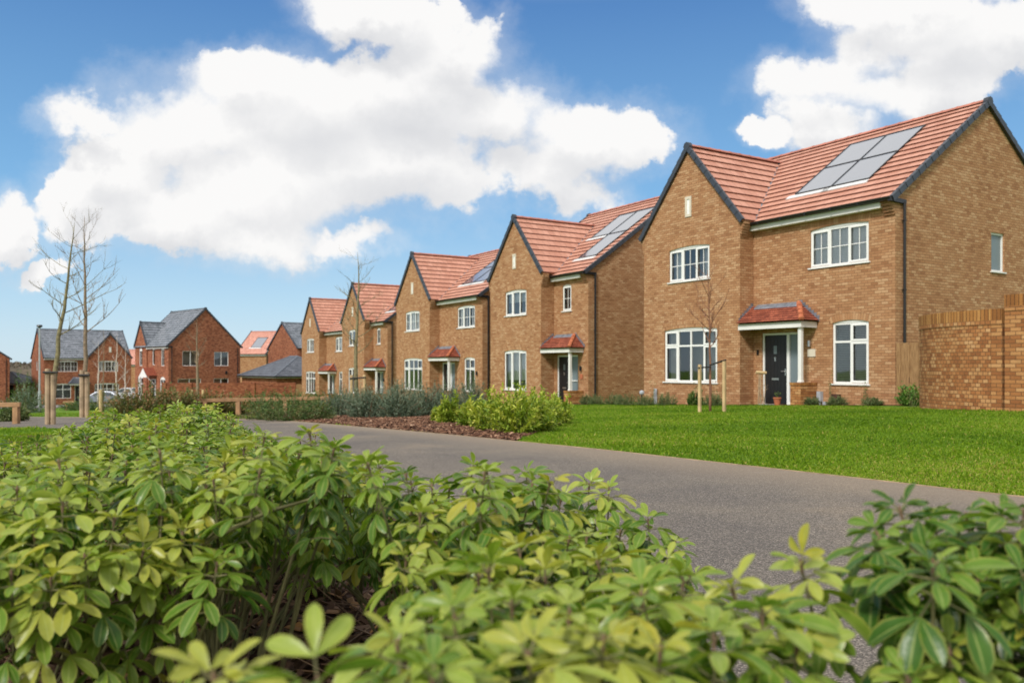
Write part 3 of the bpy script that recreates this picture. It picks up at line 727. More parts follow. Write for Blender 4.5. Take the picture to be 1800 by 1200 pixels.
    fa.box((fx0+.002, -.20, gz_-.175), (fx1-fe, -.003, gz_-.03)); fa.build('fascia', M['white'], H)
    gu = MB(); n = 7; gy, gr = -.285, .078
    x0g, x1g = fx0+(.12 if wing == 'L' and gw else -.06), fx1+(.07 if wing == 'L' else 0)
    for j in range(n):
        t0, t1 = math.pi*j/n, math.pi*(j+1)/n
        A = [(gy-math.cos(t)*gr, gz_+.055-math.sin(t)*gr*1.15) for t in (t0, t1)]
        gu.face([(x0g, A[0][0], A[0][1]), (x0g, A[1][0], A[1][1]), (x1g, A[1][0], A[1][1]), (x1g, A[0][0], A[0][1])])
    for xx in (x0g, x1g): gu.face([(xx, gy-math.cos(math.pi*j/n)*gr, gz_+.055-math.sin(math.pi*j/n)*gr*1.15) for j in range(n+1)])
    xx = x0g+.3
    while xx < x1g-.2: gu.box((xx, gy-.075, gz_-.035), (xx+.035, gy+.075, gz_+.02)); xx += .85
    if wing == 'L': gu.obox((.0, -.33, gz_-.06), (.075, 0, 0), (0, .70, -.02), (0, 0, .105))
    gu.build('gutter', M['black'], H)
    if pipe: downpipe(H, .062, .30, base, gz_-.03, (1,0,0))
    if pipe == 2: downpipe(H, .062, D-.3, base, gz_-.03, (1,0,0))
    if corbel:
        cb = MB()
        for i in range(6):
            z = 4.93+.075*i; o_ = .042*(i+1)
            cb.box((-.30, -o_, z), (-.001, -.002, z+.058)); cb.box((-.299, -o_+.028, z+.0585), (-.002, -.002, z+.0745))
        cb.build('corbel', M[brickm], H)
        if gw:
            for sx_, xw in ((1, wx1), (-1, wx0)):
                cb = MB()
                for i in range(6):
                    z2 = 4.93+.075*i; o2 = .029*(i+1); xa, xb = (xw+.002, xw+o2) if sx_ > 0 else (xw-o2, xw-.002)
                    xc_, xd_ = (xa, max(xa+.002, xb-.022)) if sx_ > 0 else (min(xb-.002, xa+.022), xb)
                    cb.box((xa, -p+.0, z2), (xb, -p+.30, z2+.058)); cb.box((xc_, -p+.006, z2+.0585), (xd_, -p+.295, z2+.0745))
                xa, xb = (xw+.002, xw+.172) if sx_ > 0 else (xw-.172, xw-.002)
                cb.box((xa, -p+.0, 5.3795), (xb, -p+.3, 5.46)); cb.build('corbel', M[brickm], H)
    for q, O, u, x0 in [(q, (0,0,0), (1,0,0), 0) for q in main_w]+[(q, (0,-p,0), (1,0,0), 0) for q in wing_w]+[(q, (0,0,0), (0,1,0), 0) for q in side_w]:
        kw = {a: c for a, c in q.items() if a not in ('a0','a1','z0','z1')}
        make_window(H, O, u, q['a0'], q['a1'], q['z0'], q['z1'], brickm=brickm, simple_=S, **kw)
    for q in left_w:
        kw = {a: c for a, c in q.items() if a not in ('a0','a1','z0','z1')}
        make_window(H, (-W, D, 0), (0,-1,0), q['a0'], q['a1'], q['z0'], q['z1'], brickm=brickm, simple_=S, **kw)
    if door: make_door(H, 0.0, door['a0'], door['a1'], door['z0'], door['z1'], leaf_w=door.get('leaf', .86), glassy=door.get('glassy', False))
    if porch: make_porch(H, **porch)
    if slot and gw:
        zc = slot if isinstance(slot, float) else 6.2
        s = MB(); a, bz = .135, .33
        s.box((wc-a, -p-.03, zc-bz), (wc-a+.07, -p+.03, zc+bz)); s.box((wc+a-.07, -p-.03, zc-bz), (wc+a, -p+.03, zc+bz))
        s.box((wc-a+.07, -p-.029, zc-bz), (wc+a-.07, -p+.03, zc-bz+.09)); s.box((wc-a+.07, -p-.029, zc+bz-.09), (wc+a-.07, -p+.03, zc+bz))
        s.build('gable_slot', M['cream'], H)
        s2 = MB(); s2.face([(wc-a+.05, -p-.008, zc-bz+.07), (wc+a-.05, -p-.008, zc-bz+.07), (wc+a-.05, -p-.008, zc+bz-.07), (wc-a+.05, -p-.008, zc+bz-.07)]); s2.build('slot_infill', M['curtain'], H)
    for (xl, xr, y0, y1, fl) in solar:      # in-roof panels on the front slope
        fx = MB(); nn = V((0,-k,1)).normalized(); Pn = lambda x, y, h=0.0: V((x, y, eave+k*y))+nn*h
        fx.obox(Pn(xl, y0, .0), Pn(xr, y0)-Pn(xl, y0), Pn(xl, y1)-Pn(xl, y0), nn*.052); so_ = fx.build('solar_panel', M['solar'], H)
        e = MB(); w2 = .028
        for (A, Bv, Cv) in ((Pn(xl-w2, y0-w2), V((xr-xl+2*w2,0,0)), Pn(0,w2)-Pn(0,0)), (Pn(xl-w2, y1), V((xr-xl+2*w2,0,0)), Pn(0,w2)-Pn(0,0)),
                           (Pn(xl-w2, y0), V((w2-.001,0,0)), Pn(0,y1)-Pn(0,y0)), (Pn(xr+.001, y0), V((w2,0,0)), Pn(0,y1)-Pn(0,y0))):
            e.obox(A, Bv, Cv, nn*.068)
        e.build('panel_frame', M['black'], so_)
        if fl:
            f2 = MB(); f2.obox(Pn(xl-.25, y0-.2, .0), V((xr-xl+.28,0,0)), Pn(0,.16)-Pn(0,0), nn*.042); f2.build('flashing', M['flash'], so_)
    return H
def hip_garage(name, label, C, rz, W, D, eave, rise, base=-.6, brickm='red', roofm='roof_dkgrey', door=None, overhang=.3):
    H = thing(name, label, 'garage', C, rz); mb = MB()
    dc = [(door[0]+W, door[1]+W, 0.0, door[2])] if door else []
    wall_panel(mb, (-W, 0, 0), (1,0,0), W, base, eave, dc)
    wall_panel(mb, (0, 0, 0), (0,1,0), D, base, eave); wall_panel(mb, (0, D, 0), (-1,0,0), W, base, eave); wall_panel(mb, (-W, D, 0), (0,-1,0), D, base, eave)
    mb.build('wall', [M[brickm], M['inside']], H)
    o = overhang; x0, x1, y0, y1 = -W-o, o, -o, D+o; h = min(x1-x0, y1-y0)/2; cx0, cx1 = x0+h, x1-h; cy = (y0+y1)/2
    if x1-x0 < y1-y0: P0, P1 = V(((x0+x1)/2, y0+h, eave+rise)), V(((x0+x1)/2, y1-h, eave+rise))
    else: P0, P1 = V((cx0, cy, eave+rise)), V((cx1, cy, eave+rise))
    c = [V((x0,y0,eave)), V((x1,y0,eave)), V((x1,y1,eave)), V((x0,y1,eave))]
    t = MB()
    def slope(A, B, Cc, Dd):
        n = max(3, int(round(((A+B)/2-(Cc+Dd)/2).length/.345))); nn = (B-A).cross(Dd-A).normalized(); ux = (B-A).normalized()
        if nn.length < .5: nn = (B-A).cross(Cc-A).normalized()
        if nn.z < 0: nn = -nn
        for i in range(n):
            f0, f1 = i/n, (i+1)/n; a0, b0, a1, b1 = A.lerp(Dd, f0)+nn*.03, B.lerp(Cc, f0)+nn*.03, A.lerp(Dd, f1), B.lerp(Cc, f1)
            u = lambda p: (p-A).dot(ux)
            t.face([a0, b0, b1, a1], [(u(a0), i*.345), (u(b0), i*.345), (u(b1), (i+1)*.345), (u(a1), (i+1)*.345)])
            t.face([a0-nn*.034, b0-nn*.034, b0, a0], [(u(a0), 0)]*4)
    if x1-x0 < y1-y0:
        slope(c[0], c[1], P0, P0.copy()); slope(c[1], c[2], P1, P0); slope(c[2], c[3], P1, P1.copy()); slope(c[3], c[0], P0, P1)
    else:
        slope(c[0], c[1], P1, P0); slope(c[1], c[2], P1.copy(), P1); slope(c[2], c[3], P0, P1); slope(c[3], c[0], P0.copy(), P0)
    rf = t.build('roof', M[roofm], H)
    hp = MB(); 
    for cc in c: hp.tube([cc+V((0,0,.03)), (P0 if (cc-P0).length < (cc-P1).length else P1)+V((0,0,.04))], .07, 6, squash=.6)
    hp.tube([P0+V((0,0,.03)), P1+V((0,0,.031))], .08, 6); hp.build('ridge', M['ridge_grey'], rf)
    gu = MB()
    for i in range(4):
        a, b_ = c[i], c[(i+1) % 4]; d = (b_-a).normalized(); nrm = V((d.y, -d.x, 0)); gu.obox(a-d*.05+nrm*.0-V((0,0,.10)), (b_-a)+d*.1, nrm*.09, V((0,0,.075)))
    gu.build('gutter', M['black'], H)
    s = MB(); s.face([c[0]-V((0,0,.06)), c[3]-V((0,0,.06)), c[2]-V((0,0,.06)), c[1]-V((0,0,.06))])
    s.box((x0+.02, y0+.005, eave-.17), (x1-.02, y0+.03, eave-.061)); s.box((x1-.03, y0+.03, eave-.17), (x1-.005, y1-.02, eave-.061)); s.build('fascia', M['white'], H)
    if door:
        g_ = MB(); g_.box((door[0], .06, -.3), (door[1], .1, door[2]))
        for i in range(8): g_.box((door[0]+.02, .045, .05+i*.26), (door[1]-.02, .0595, .27+i*.26))
        g_.build('garage_door', M['door'], H)
    return H
# ================================================================== GROUND
def ys(a, b, n): return [a+(b-a)*i/n for i in range(n+1)]
mb = MB(); xs_ = [-60+i*.6 for i in range(151)]; yy = [-6+i*.6 for i in range(75)]
vv = [(x, y, gz(x, y)) for y in yy for x in xs_]; nx = len(xs_)
ff = [(j*nx+i, j*nx+i+1, (j+1)*nx+i+1, (j+1)*nx+i) for j in range(len(yy)-1) for i in range(nx-1)]
me = bpy.data.meshes.new('ground'); 
# coarse outer apron, joined along the fine patch
ox = sorted(set([-900,-500,-300,-200,-150,-110,-85,-70,-60]+[30,40,60,90,140,220,400,900])); oy = sorted(set([-900,-400,-150,-60,-20,-6]+[38.4,50,65,80,95,110,125,140,160,200,300,500,900]))
allx = sorted(set(ox+[-60,30])); ally = sorted(set(oy))
base_i = len(vv); idx = {}
for y in ally:
    for x in allx: idx[(x,y)] = len(vv); vv.append((x, y, gz(x, y)-(.0)))
for j in range(len(ally)-1):
    for i in range(len(allx)-1):
        x0, x1, y0, y1 = allx[i], allx[i+1], ally[j], ally[j+1]
        if x0 >= -60 and x1 <= 30 and y0 >= -6 and y1 <= 38.4+.01: continue
        ff.append((idx[(x0,y0)], idx[(x1,y0)], idx[(x1,y1)], idx[(x0,y1)]))
me.from_pydata(vv, [], ff); me.materials.append(M['turf']); go_ = bpy.data.objects.new('ground', me); COL.objects.link(go_)
tag(go_, 'green turf ground falling gently away to the left', 'ground', kind='structure')
def resample(pl, n):
    pl = [V((p[0], p[1], 0)) for p in pl]; d = [0]
    for a, b in zip(pl, pl[1:]): d.append(d[-1]+(b-a).length)
    out = []
    for i in range(n+1):
        t = d[-1]*i/n; j = max(k for k in range(len(d)) if d[k] <= t+1e-9); j = min(j, len(pl)-2)
        out.append(pl[j].lerp(pl[j+1], (t-d[j])/max(d[j+1]-d[j], 1e-9)))
    return out
def smooth_pl(p, it=2):
    for _ in range(it):
        q = [p[0]]
        for a, b in zip(p, p[1:]): q += [a.lerp(b, .25), a.lerp(b, .75)]
        q.append(p[-1]); p = q
    return p
def strip(name, A, B, m, dz, label, cat='ground', n=90, across=10, kind='structure'):
    A, B = resample(A, n), resample(B, n); mb = MB(); G = []
    for a, b in zip(A, B):
        G.append([(a.lerp(b, j/across), (a-b).length*j/across) for j in range(across+1)])
    for i in range(n):
        for j in range(across):
            c = [G[i][j], G[i+1][j], G[i+1][j+1], G[i][j+1]]
            p = [V((q[0].x, q[0].y, gz(q[0].x, q[0].y)+dz)) for q in c]; uv = [(i*.1, q[1]) for q in c]
            if (p[1]-p[0]).cross(p[2]-p[0]).z < 0: p = p[::-1]; uv = uv[::-1]
            mb.face(p, uv)
    return tag(mb.build(name, m), label, cat, kind=kind)
edge_px = [(1800,878),(1500,842),(1200,808),(1050,791),(905,777),(800,766),(700,757),(600,748),(490,738.5),(400,736.5),(300,735),(150,733.5),(0,732),(-200,731)]
FE = [V((4.6,2.3,0)), V((3.6,3.6,0))]+[gp(*p) for p in edge_px][0:]
FE = [V((p.x, p.y, 0)) for p in FE]; FE = [V((5.6,-1.5,0))]+FE
FE = smooth_pl(FE, 2)
NE = smooth_pl([V((1.3,-2.5,0)), V((.75,.3,0)), V((.45,1.6,0)), V((-.35,3.6,0)), V((-1.3,6,0)), V((-2.7,9,0)), V((-5.2,12.6,0)), V((-9,16,0)), V((-14,18.6,0)), V((-24,21.5,0))], 2)
strip('path', FE, NE, M['tarmac'], .008, 'grey tarmac path curving between the lawn and the shrub bed', 'path', n=140, across=14)
# timber edging strip along the lawn
em = MB(); fe = resample(FE, 160)
for a, b in zip(fe[:110], fe[1:111]):
    d = (b-a).normalized(); s = V((d.y, -d.x, 0)) if V((d.y,-d.x,0)).dot(V((1,.6,0))) > 0 else V((-d.y, d.x, 0))
    a3 = ground(a.x, a.y, -.02); b3 = ground(b.x, b.y, -.02); em.obox(a3, b3-a3, s*.010, V((0,0,.034)))
tag(em.build('path_edging', M['stake_old']), 'thin weathered timber edging between the tarmac path and the lawn', 'edging', kind='structure')
# mulch bed behind the path (middle), bed under the near shrubs, soil along the house fronts
bf = [gp(*p) for p in [(300,735),(400,736.5),(490,738),(600,747.5),(700,756.5),(800,765.5),(905,776.5)]]
bb = [gp(*p) for p in [(300,726),(400,725),(520,722),(640,722),(760,722),(900,727),(1000,741)]]
strip('mulch_bed', [V((p.x,p.y,0)) for p in bf], [V((p.x,p.y,0)) for p in bb], M['soil'], .014, 'brown bark mulch bed between the path and the lawn', 'flower bed', n=60)
strip('near_bed', NE[2:26], [V((p.x-2.3-.06*p.y, p.y+.3, 0)) for p in NE[2:26]], M['soil'], .012, 'dark leaf strewn soil under the near shrubs', 'flower bed', n=60, across=6)
def locC1(t, d): return (9.9-.527*t+.85*d, 21.3+.85*t+.527*d)
strip('border_bed', [V((*locC1(-.4,-.5),0)), V((*locC1(10,-1.1),0)), V((*locC1(24,.0),0)), V((*locC1(32,.5),0))], [V((*locC1(-.4,.0),0)), V((*locC1(10,-.4),0)), V((*locC1(24,.8),0)), V((*locC1(32,1.2),0))], M['soil'], .010, 'narrow soil border at the foot of the buff houses', 'flower bed', n=40, across=4)
# driveway patches in front of the red houses
strip('driveway', [V((-62,64,0)), V((-44,60,0)), V((-26,56,0))], [V((-60,92,0)), V((-42,90,0)), V((-32,76,0))], M['drive'], .02, 'grey block paved drive in front of the red houses', 'road', n=30, across=8)

# ================================================================== BUFF HOUSES
RZ = math.atan2(-.85, .527)
def W_specs(b1='venetian', b2='curtain', b3='curtain_dark', b4='venetian_dark', d1=1.0):
    return dict(
        main_w=[dict(a0=-2.64, a1=-.77, z0=3.80, z1=4.86, lights=3, sashes=(0,2), bars=True, blind=b1, blind_drop=d1, rise=.065),
                dict(a0=-1.90, a1=-.77, z0=.53, z1=2.20, lights=2, transom=1.68, sashes=(1,), blind=b4, rise=.07)],
        wing_w=[dict(a0=-7.83, a1=-5.98, z0=3.80, z1=4.86, lights=3, sashes=(0,2), bars=True, blind=b2, rise=.065),
                dict(a0=-8.06, a1=-5.65, z0=.50, z1=2.20, lights=4, transom=1.68, sashes=(0,3), blind=b3, rise=.07)],
        side_w=[dict(a0=4.55, a1=5.25, z0=3.74, z1=4.86, lights=1, sashes=(), head='flat', rise=0, glass='frost')],
        door=dict(a0=-4.38, a1=-2.92, z0=-.12, z1=2.0, leaf=.83),
        porch=dict(x0=-4.72, x1=-2.40, p=.67, ground_z=-.15))
def N_specs(b2='net', b3='net', d=.45):
    return dict(
        main_w=[dict(a0=-1.80, a1=-1.17, z0=3.85, z1=4.90, lights=1, sashes=(0,), bars=True, blind=None, rise=.06)],
        wing_w=[dict(a0=-5.31, a1=-3.55, z0=3.80, z1=4.86, lights=3, sashes=(0,2), bars=False, blind=b2, blind_drop=d, rise=.065),
                dict(a0=-5.40, a1=-3.55, z0=.50, z1=2.20, lights=3, sashes=(0,2), blind=b3, blind_drop=.75, rise=.065)],
        door=dict(a0=-2.18, a1=-.70, z0=-.12, z1=2.0, leaf=.83, glassy=True),
        porch=dict(x0=-2.41, x1=-.31, p=.70, ground_z=-.15))
SOL4 = [(-3.93,-2.70,1.02,2.33,True),(-2.66,-1.45,1.02,2.33,True),(-3.93,-2.70,2.37,3.66,False),(-2.66,-1.45,2.37,3.66,False)]
G5 = 'buff brick houses in a row along the path'
h1 = build_house('brick_house', 'nearest and largest buff brick house, black front door and four solar panels', 'house', (9.9,21.3,0), RZ, 9.1, 4.38, .60, 8.66, base=-.7, solar=SOL4, group=G5, **W_specs())
h2 = build_house('brick_house', 'narrow buff brick house with three stepped solar panels behind the yellow-green shrubs', 'house', (3.07,33.2,-.52), RZ, 6.64, 4.23, .68, 10.2, base=-.7,
                 solar=[(-1.75,-.55,.85,2.45,True),(-1.75,-.55,2.5,4.1,False),(-3.0,-1.8,2.5,4.1,True)], group=G5, **N_specs())
h3 = build_house('brick_house', 'middle buff brick house behind the grey-green shrubs, with a wide multi-pane ground window', 'house', (-1.47,41.0,-.78), RZ, 9.1, 4.38, .60, 8.66, base=-.7, solar=SOL4, group=G5, **W_specs('curtain','net','curtain_dark','curtain_dark'))
h4 = build_house('brick_house', 'narrow buff brick house with the tall bare tree in front of its gable', 'house', (-8.23,54.5,-1.32), RZ, 6.64, 4.23, .68, 10.2, base=-.7, solar=[(-1.75,-.55,.85,2.45,True)], group=G5, **N_specs('curtain','curtain'))
h5 = build_house('brick_house', 'farthest buff brick house, at the left end of the row', 'house', (-12.25,61.5,-1.62), RZ, 9.1, 4.38, .60, 8.66, base=-.7, solar=[(-3.93,-1.5,1.02,2.3,True)], group=G5, **W_specs('curtain','curtain','curtain_dark','curtain_dark'))
h2['_']=0
def det(par, name, f, m): b = MB(); f(b); return b.build(name, M[m], par)
# small fittings on the nearest house
det(h1, 'house_sign', lambda b: b.box((-2.71,-.028,1.28), (-2.45,-.003,1.50)), 'cream')
det(h1, 'wall_lamp', lambda b: (b.tube([(-2.62,-.07,1.57), (-2.62,-.07,1.74)], .042, 10), b.box((-2.64,-.05,1.62), (-2.60,-.002,1.68))), 'metal')
det(h1, 'doorbell', lambda b: b.box((-4.58,-.03,1.36), (-4.51,-.003,1.51)), 'black')
det(h1, 'air_brick', lambda b: b.box((6.3,-.0,0), (6.31,.001,.01)) if False else b.box((-1.86,-.10,-.02), (-1.62,-.004,.24)), 'brownvent')
det(h1, 'meter_pipe', lambda b: (b.box((-2.33,-.12,.02), (-2.20,-.004,.30)), b.tube([(-2.26,-.07,.02), (-2.26,-.07,-.4)], .03, 8), b.box((-2.15,-.10,-.12), (-2.05,-.004,.02))), 'greymetal')
det(h1, 'vent_cover', lambda b: (b.box((.003,3.4,1.90), (.03,3.56,2.06)),), 'black')
det(h2, 'wall_lamp', lambda b: (b.tube([(-.45,-.07,1.35), (-.45,-.07,1.55)], .045, 8), b.box((-.47,-.05,1.42), (-.43,-.002,1.50))), 'black')
det(h2, 'house_sign', lambda b: b.box((-.53,-.03,1.02), (-.37,-.003,1.22)), 'terracotta')
for hh in (h3, h4, h5): det(hh, 'wall_lamp', lambda b: b.tube([(-.5,-.06,1.35), (-.5,-.06,1.55)], .045, 8), 'black')

# ================================================================== RED HOUSES
cs, sn = math.cos(R_(39)), math.sin(R_(39))
A0 = V((-54.5,96,-3.2))
hA = build_house('brick_house', 'red brick house with a grey roof and right-hand front gable, behind the two staked trees', 'house', (A0.x+9.45*cs, A0.y+9.45*sn, -3.2), R_(39), 9.45, 4.8, .35, 8.0, wing='R', base=-1.2, eave=5.45, pitch=.83, apex=8.25, wslope=1.15,
    brickm='red', roofm='roof_grey', ridgem='ridge_grey', corbel=False, detail=False, pipe=0, slot=6.3,
    main_w=[dict(a0=-8.0, a1=-5.9, z0=3.65, z1=4.85, lights=3, bars=True, blind=None), dict(a0=-8.3, a1=-6.6, z0=.5, z1=2.15, lights=2, transom=1.55, blind=None)],
    wing_w=[dict(a0=-3.7, a1=-1.5, z0=3.65, z1=4.85, lights=3, bars=True, blind='curtain'), dict(a0=-4.1, a1=-1.4, z0=.5, z1=2.15, lights=4, transom=1.55, blind='curtain_dark')],
    left_w=[dict(a0=3.2, a1=4.0, z0=3.8, z1=4.9, lights=1, head='flat', rise=0)],
    door=dict(a0=-6.2+.0, a1=-4.95, z0=-.1, z1=2.0, leaf=.8), porch=dict(x0=-6.9, x1=-4.8, p=.7, ground_z=-.1, dwarf=False, tile='roof_dkgrey', hip_m='ridge_grey', left_hip=True, ze=2.25, zt=2.95))
hB = build_house('brick_house', 'red brick house with a wide grey roof and two white windows in its gable', 'house', (-32.9,79,-2.2), R_(-45), 8.0, 3.0, .12, 7.3, wing='L', base=-1.2, eave=5.42, pitch=.98, apex=7.75, wslope=1.45,
    brickm='red', roofm='roof_grey', ridgem='ridge_grey', corbel=False, detail=False, pipe=2, slot=False,
    main_w=[dict(a0=-1.75, a1=-.95, z0=3.3, z1=4.85, lights=1, bars=True, rise=.3), dict(a0=-3.9, a1=-3.25, z0=3.4, z1=4.9, lights=1, rise=.15), dict(a0=-2.0, a1=-.75, z0=.5, z1=2.0, lights=2, transom=1.5, rise=.25)],
    wing_w=[dict(a0=-6.9, a1=-6.1, z0=3.3, z1=4.85, lights=1, bars=True, rise=.3), dict(a0=-7.3, a1=-5.9, z0=.4, z1=2.1, lights=2, transom=1.5, rise=.25)],
    side_w=[dict(a0=1.35, a1=2.95, z0=3.3, z1=4.75, lights=2, head='flat', rise=0), dict(a0=4.55, a1=6.05, z0=3.3, z1=4.7, lights=2, head='flat', rise=0),
            dict(a0=.9, a1=3.2, z0=.4, z1=2.05, lights=2, head='flat', rise=0), dict(a0=4.5, a1=6.05, z0=.5, z1=2.05, lights=2, head='flat', rise=0)],
    door=dict(a0=-4.2, a1=-3.0, z0=-.1, z1=2.0, leaf=.8))
# gabled white porch on hB
pr = bpy.data.objects.new('porch', None); COL.objects.link(pr); pr.parent = hB
def pg(b):
    roof_slope(b, (-2.65,-1.0,2.35), (0,1,0), V((-1,0,.8)), 1.0, 1.28, course=.1, step=.01, base=.03); roof_slope(b, (-4.65,-1.0,2.35), (0,1,0), V((1,0,.8)), 1.0, 1.28, course=.1, step=.01, base=.03)
det(pr, 'canopy_tiles', pg, 'plain_tile')
det(pr, 'bargeboard', lambda b: (b.face([(-4.6,-1.01,2.3), (-2.7,-1.01,2.3), (-3.65,-1.01,3.08)]), b.obox((-4.62,-1.03,2.18), (1.94,0,0), (0,.06,0), (0,0,.16))), 'white')
det(pr, 'post', lambda b: (b.box((-4.55,-1.0,-.1), (-4.43,-.88,2.2)), b.tube([(-2.75,-.94,2.2), (-2.75,-.05,1.3)], .05, 4)), 'white')
det(hB, 'burglar_alarm', lambda b: b.box((.003,5.7,2.5), (.07,5.9,2.8)), 'black')
wdir = (.609, -.793)
hF = build_house('brick_house', 'red gable-ended house with a dark grey roof, directly left of the buff row', 'house', (-27.0,91.35,-2.4), math.atan2(-.609,-.793), 8.5, 0, 0, 8.0, base=-1.2, eave=5.5, pitch=.66, brickm='red', roofm='roof_grey', ridgem='ridge_grey', corbel=False, detail=False, pipe=0, slot=False,
    side_w=[dict(a0=5.6, a1=6.5, z0=2.9, z1=3.7, lights=1, rise=.4)])
hE = build_house('brick_house', 'small buff brick house with a pink tiled roof and solar panels between two red houses', 'house', (-31.0,104,-2.6), R_(-12.5), 4.2, 0, 0, 7.6, base=-1.2, eave=5.4, pitch=.75, brickm='tan', roofm='roof_pink', corbel=False, detail=False, pipe=1, slot=False,
    solar=[(-2.6,-1.2,.9,2.6,True)])
hD = build_house('brick_house', 'pink-roofed buff house partly hidden behind the red houses, with a white car in front', 'house', (at(262,650,128).x,128,-4.0), R_(-6), 7.2, 0, 0, 7.6, base=-1.2, eave=5.5, pitch=.60, brickm='tan', roofm='roof_pink', corbel=False, detail=False, pipe=0, slot=False,
    main_w=[dict(a0=-6.0, a1=-5.4, z0=3.3, z1=4.6, lights=1, head='flat', rise=0)])
hC = build_house('brick_house', 'red brick house cut off by the left edge of the view', 'house', (-57.9-6.86,95-4.1,-3.3), R_(-59), 8.5, 0, 0, 8.0, base=-1.0, eave=5.4, pitch=.72, brickm='red', roofm='roof_grey', ridgem='ridge_grey', corbel=False, detail=False, pipe=2, slot=False)
hip_garage('garage', 'small red garage with a black door and dark hipped roof at the left', (-58.7,99,-3.4), R_(2), 6.0, 6.0, 2.45, 1.35, base=-1, door=(-3.6,-1.1,2.2), overhang=.2)
hip_garage('garage', 'low red garage with a big hipped slate-grey roof beside the buff row', (-21.4,75,-2.5), math.atan2(-.793,.609), 9.0, 7.0, 2.65, 1.85, base=-1, overhang=.35)

# ================================================================== WALLS AND FENCES
def brick_run(b, pts, zt, zb_of, th=.215, mi=0, coping=True):
    """curved/straight brick wall along pts (2D) with soldier coping; returns coping builder"""
    c = MB(); ln = 0
    for i in range(len(pts)-1):
        a, d = V(pts[i]), V(pts[i+1]); v = (d-a); L = v.length; v.normalize(); nrm = V((v.y, -v.x))
        def lr(k, off):
            pr_ = V(pts[max(k-1,0)]); nx_ = V(pts[min(k+1,len(pts)-1)]); t = (nx_-pr_).normalized(); return V(pts[k])+V((t.y,-t.x))*off
        zA, zB = zt, zt
        for (o0, rev) in ((0.0, False), (-th, True)):
            p, q = lr(i, o0), lr(i+1, o0); f = [(p.x,p.y,zb_of(p)), (q.x,q.y,zb_of(q)), (q.x,q.y,zt-.30), (p.x,p.y,zt-.30)]; uv = [(ln,f[0][2]), (ln+L,f[1][2]), (ln+L,zt-.30), (ln,zt-.30)]
            b.face(f[::-1] if rev else f, uv[::-1] if rev else uv, mi)
            p, q = lr(i, o0+(-.012 if rev else .012)), lr(i+1, o0+(-.012 if rev else .012)); f = [(p.x,p.y,zt-.30), (q.x,q.y,zt-.30), (q.x,q.y,zt-.215), (p.x,p.y,zt-.215)]; uv = [(ln,zt-.30), (ln+L,zt-.30), (ln+L,zt-.215), (ln,zt-.215)]
            b.face(f[::-1] if rev else f, uv[::-1] if rev else uv, mi)
            f = [(p.x,p.y,zt-.214), (q.x,q.y,zt-.214), (q.x,q.y,zt), (p.x,p.y,zt)]; uv = [(ln,.01), (ln+L,.01), (ln+L,.285), (ln,.285)]
            c.face(f[::-1] if rev else f, uv[::-1] if rev else uv)
        p0, p1, q0, q1 = lr(i,.012), lr(i,-th-.012), lr(i+1,.012), lr(i+1,-th-.012)
        c.face([(p0.x,p0.y,zt), (q0.x,q0.y,zt), (q1.x,q1.y,zt), (p1.x,p1.y,zt)], [(ln,0), (ln+L,0), (ln+L,.28), (ln,.28)])
        b.face([(p0.x,p0.y,zt-.3), (p1.x,p1.y,zt-.3), (q1.x,q1.y,zt-.3), (q0.x,q0.y,zt-.3)], None, mi)
        if i == 0:
            a0, a1 = lr(0,0), lr(0,-th); b.face([(a1.x,a1.y,zb_of(a1)), (a0.x,a0.y,zb_of(a0)), (a0.x,a0.y,zt-.3), (a1.x,a1.y,zt-.3)], None, mi)
        if i == len(pts)-2:
            a0, a1 = lr(i+1,0), lr(i+1,-th); b.face([(a0.x,a0.y,zb_of(a0)), (a1.x,a1.y,zb_of(a1)), (a1.x,a1.y,zt-.3), (a0.x,a0.y,zt-.3)], None, mi)
        ln += L
    for e, s_ in ((0, 1), (len(pts)-1, -1)):
        a0, a1 = lr(e, .012), lr(e, -th-.012); f = [(a1.x,a1.y,zt-.3), (a0.x,a0.y,zt-.3), (a0.x,a0.y,zt), (a1.x,a1.y,zt)]; c.face(f if s_ > 0 else f[::-1])
    return c
Lv, Rv = V((-.527,.85)), V((.85,.527))
S0 = V((9.35,15.4))+Lv*.4; r_ = 2.6; Cc = S0+Rv*r_
gbz = lambda p: gz(p.x, p.y)-.3
arc = [Cc-Rv*r_*math.cos(R_(a))+Lv*r_*math.sin(R_(a)) for a in np.linspace(0, 96, 27)]
straight = [V((9.25,15.565)), S0]
gw_ = thing('garden_wall', 'curved buff brick garden wall with an upright brick coping, right of the nearest house', 'wall', (0,0,0))
bm1 = MB(); cp1 = brick_run(bm1, straight[::-1]+[], 2.09, gbz)     # right-to-left run mirrored below
bm1 = MB(); pts_all = (straight+arc[1:])[::-1]
bm_h = MB(); cpa = brick_run(bm_h, arc[::-1], 2.09, gbz); bm_s = MB(); cps = brick_run(bm_s, straight[::-1], 2.09, gbz)
bm_h.build('curved_brickwork', M['tan_header'], gw_); bm_s.build('straight_brickwork', M['tan_wall'], gw_)
cpa.v += cps.v if False else []; cpa.build('coping', M['tan_cap'], gw_); cps.build('coping', M['tan_cap'], gw_)
tw = thing('garden_wall', 'taller brick garden wall panel at the right edge of the view', 'wall', (0,0,0))
T0 = V((9.278,15.52)); t_pts = [T0, T0-Lv*1.2, T0-Lv*3.4]; bm_t = MB(); cpt = brick_run(bm_t, [p-Rv*.02 for p in t_pts], 2.34, gbz, th=.33)
bm_t.build('brickwork', M['tan_wall'], tw); cpt.build('coping', M['tan_cap'], tw)
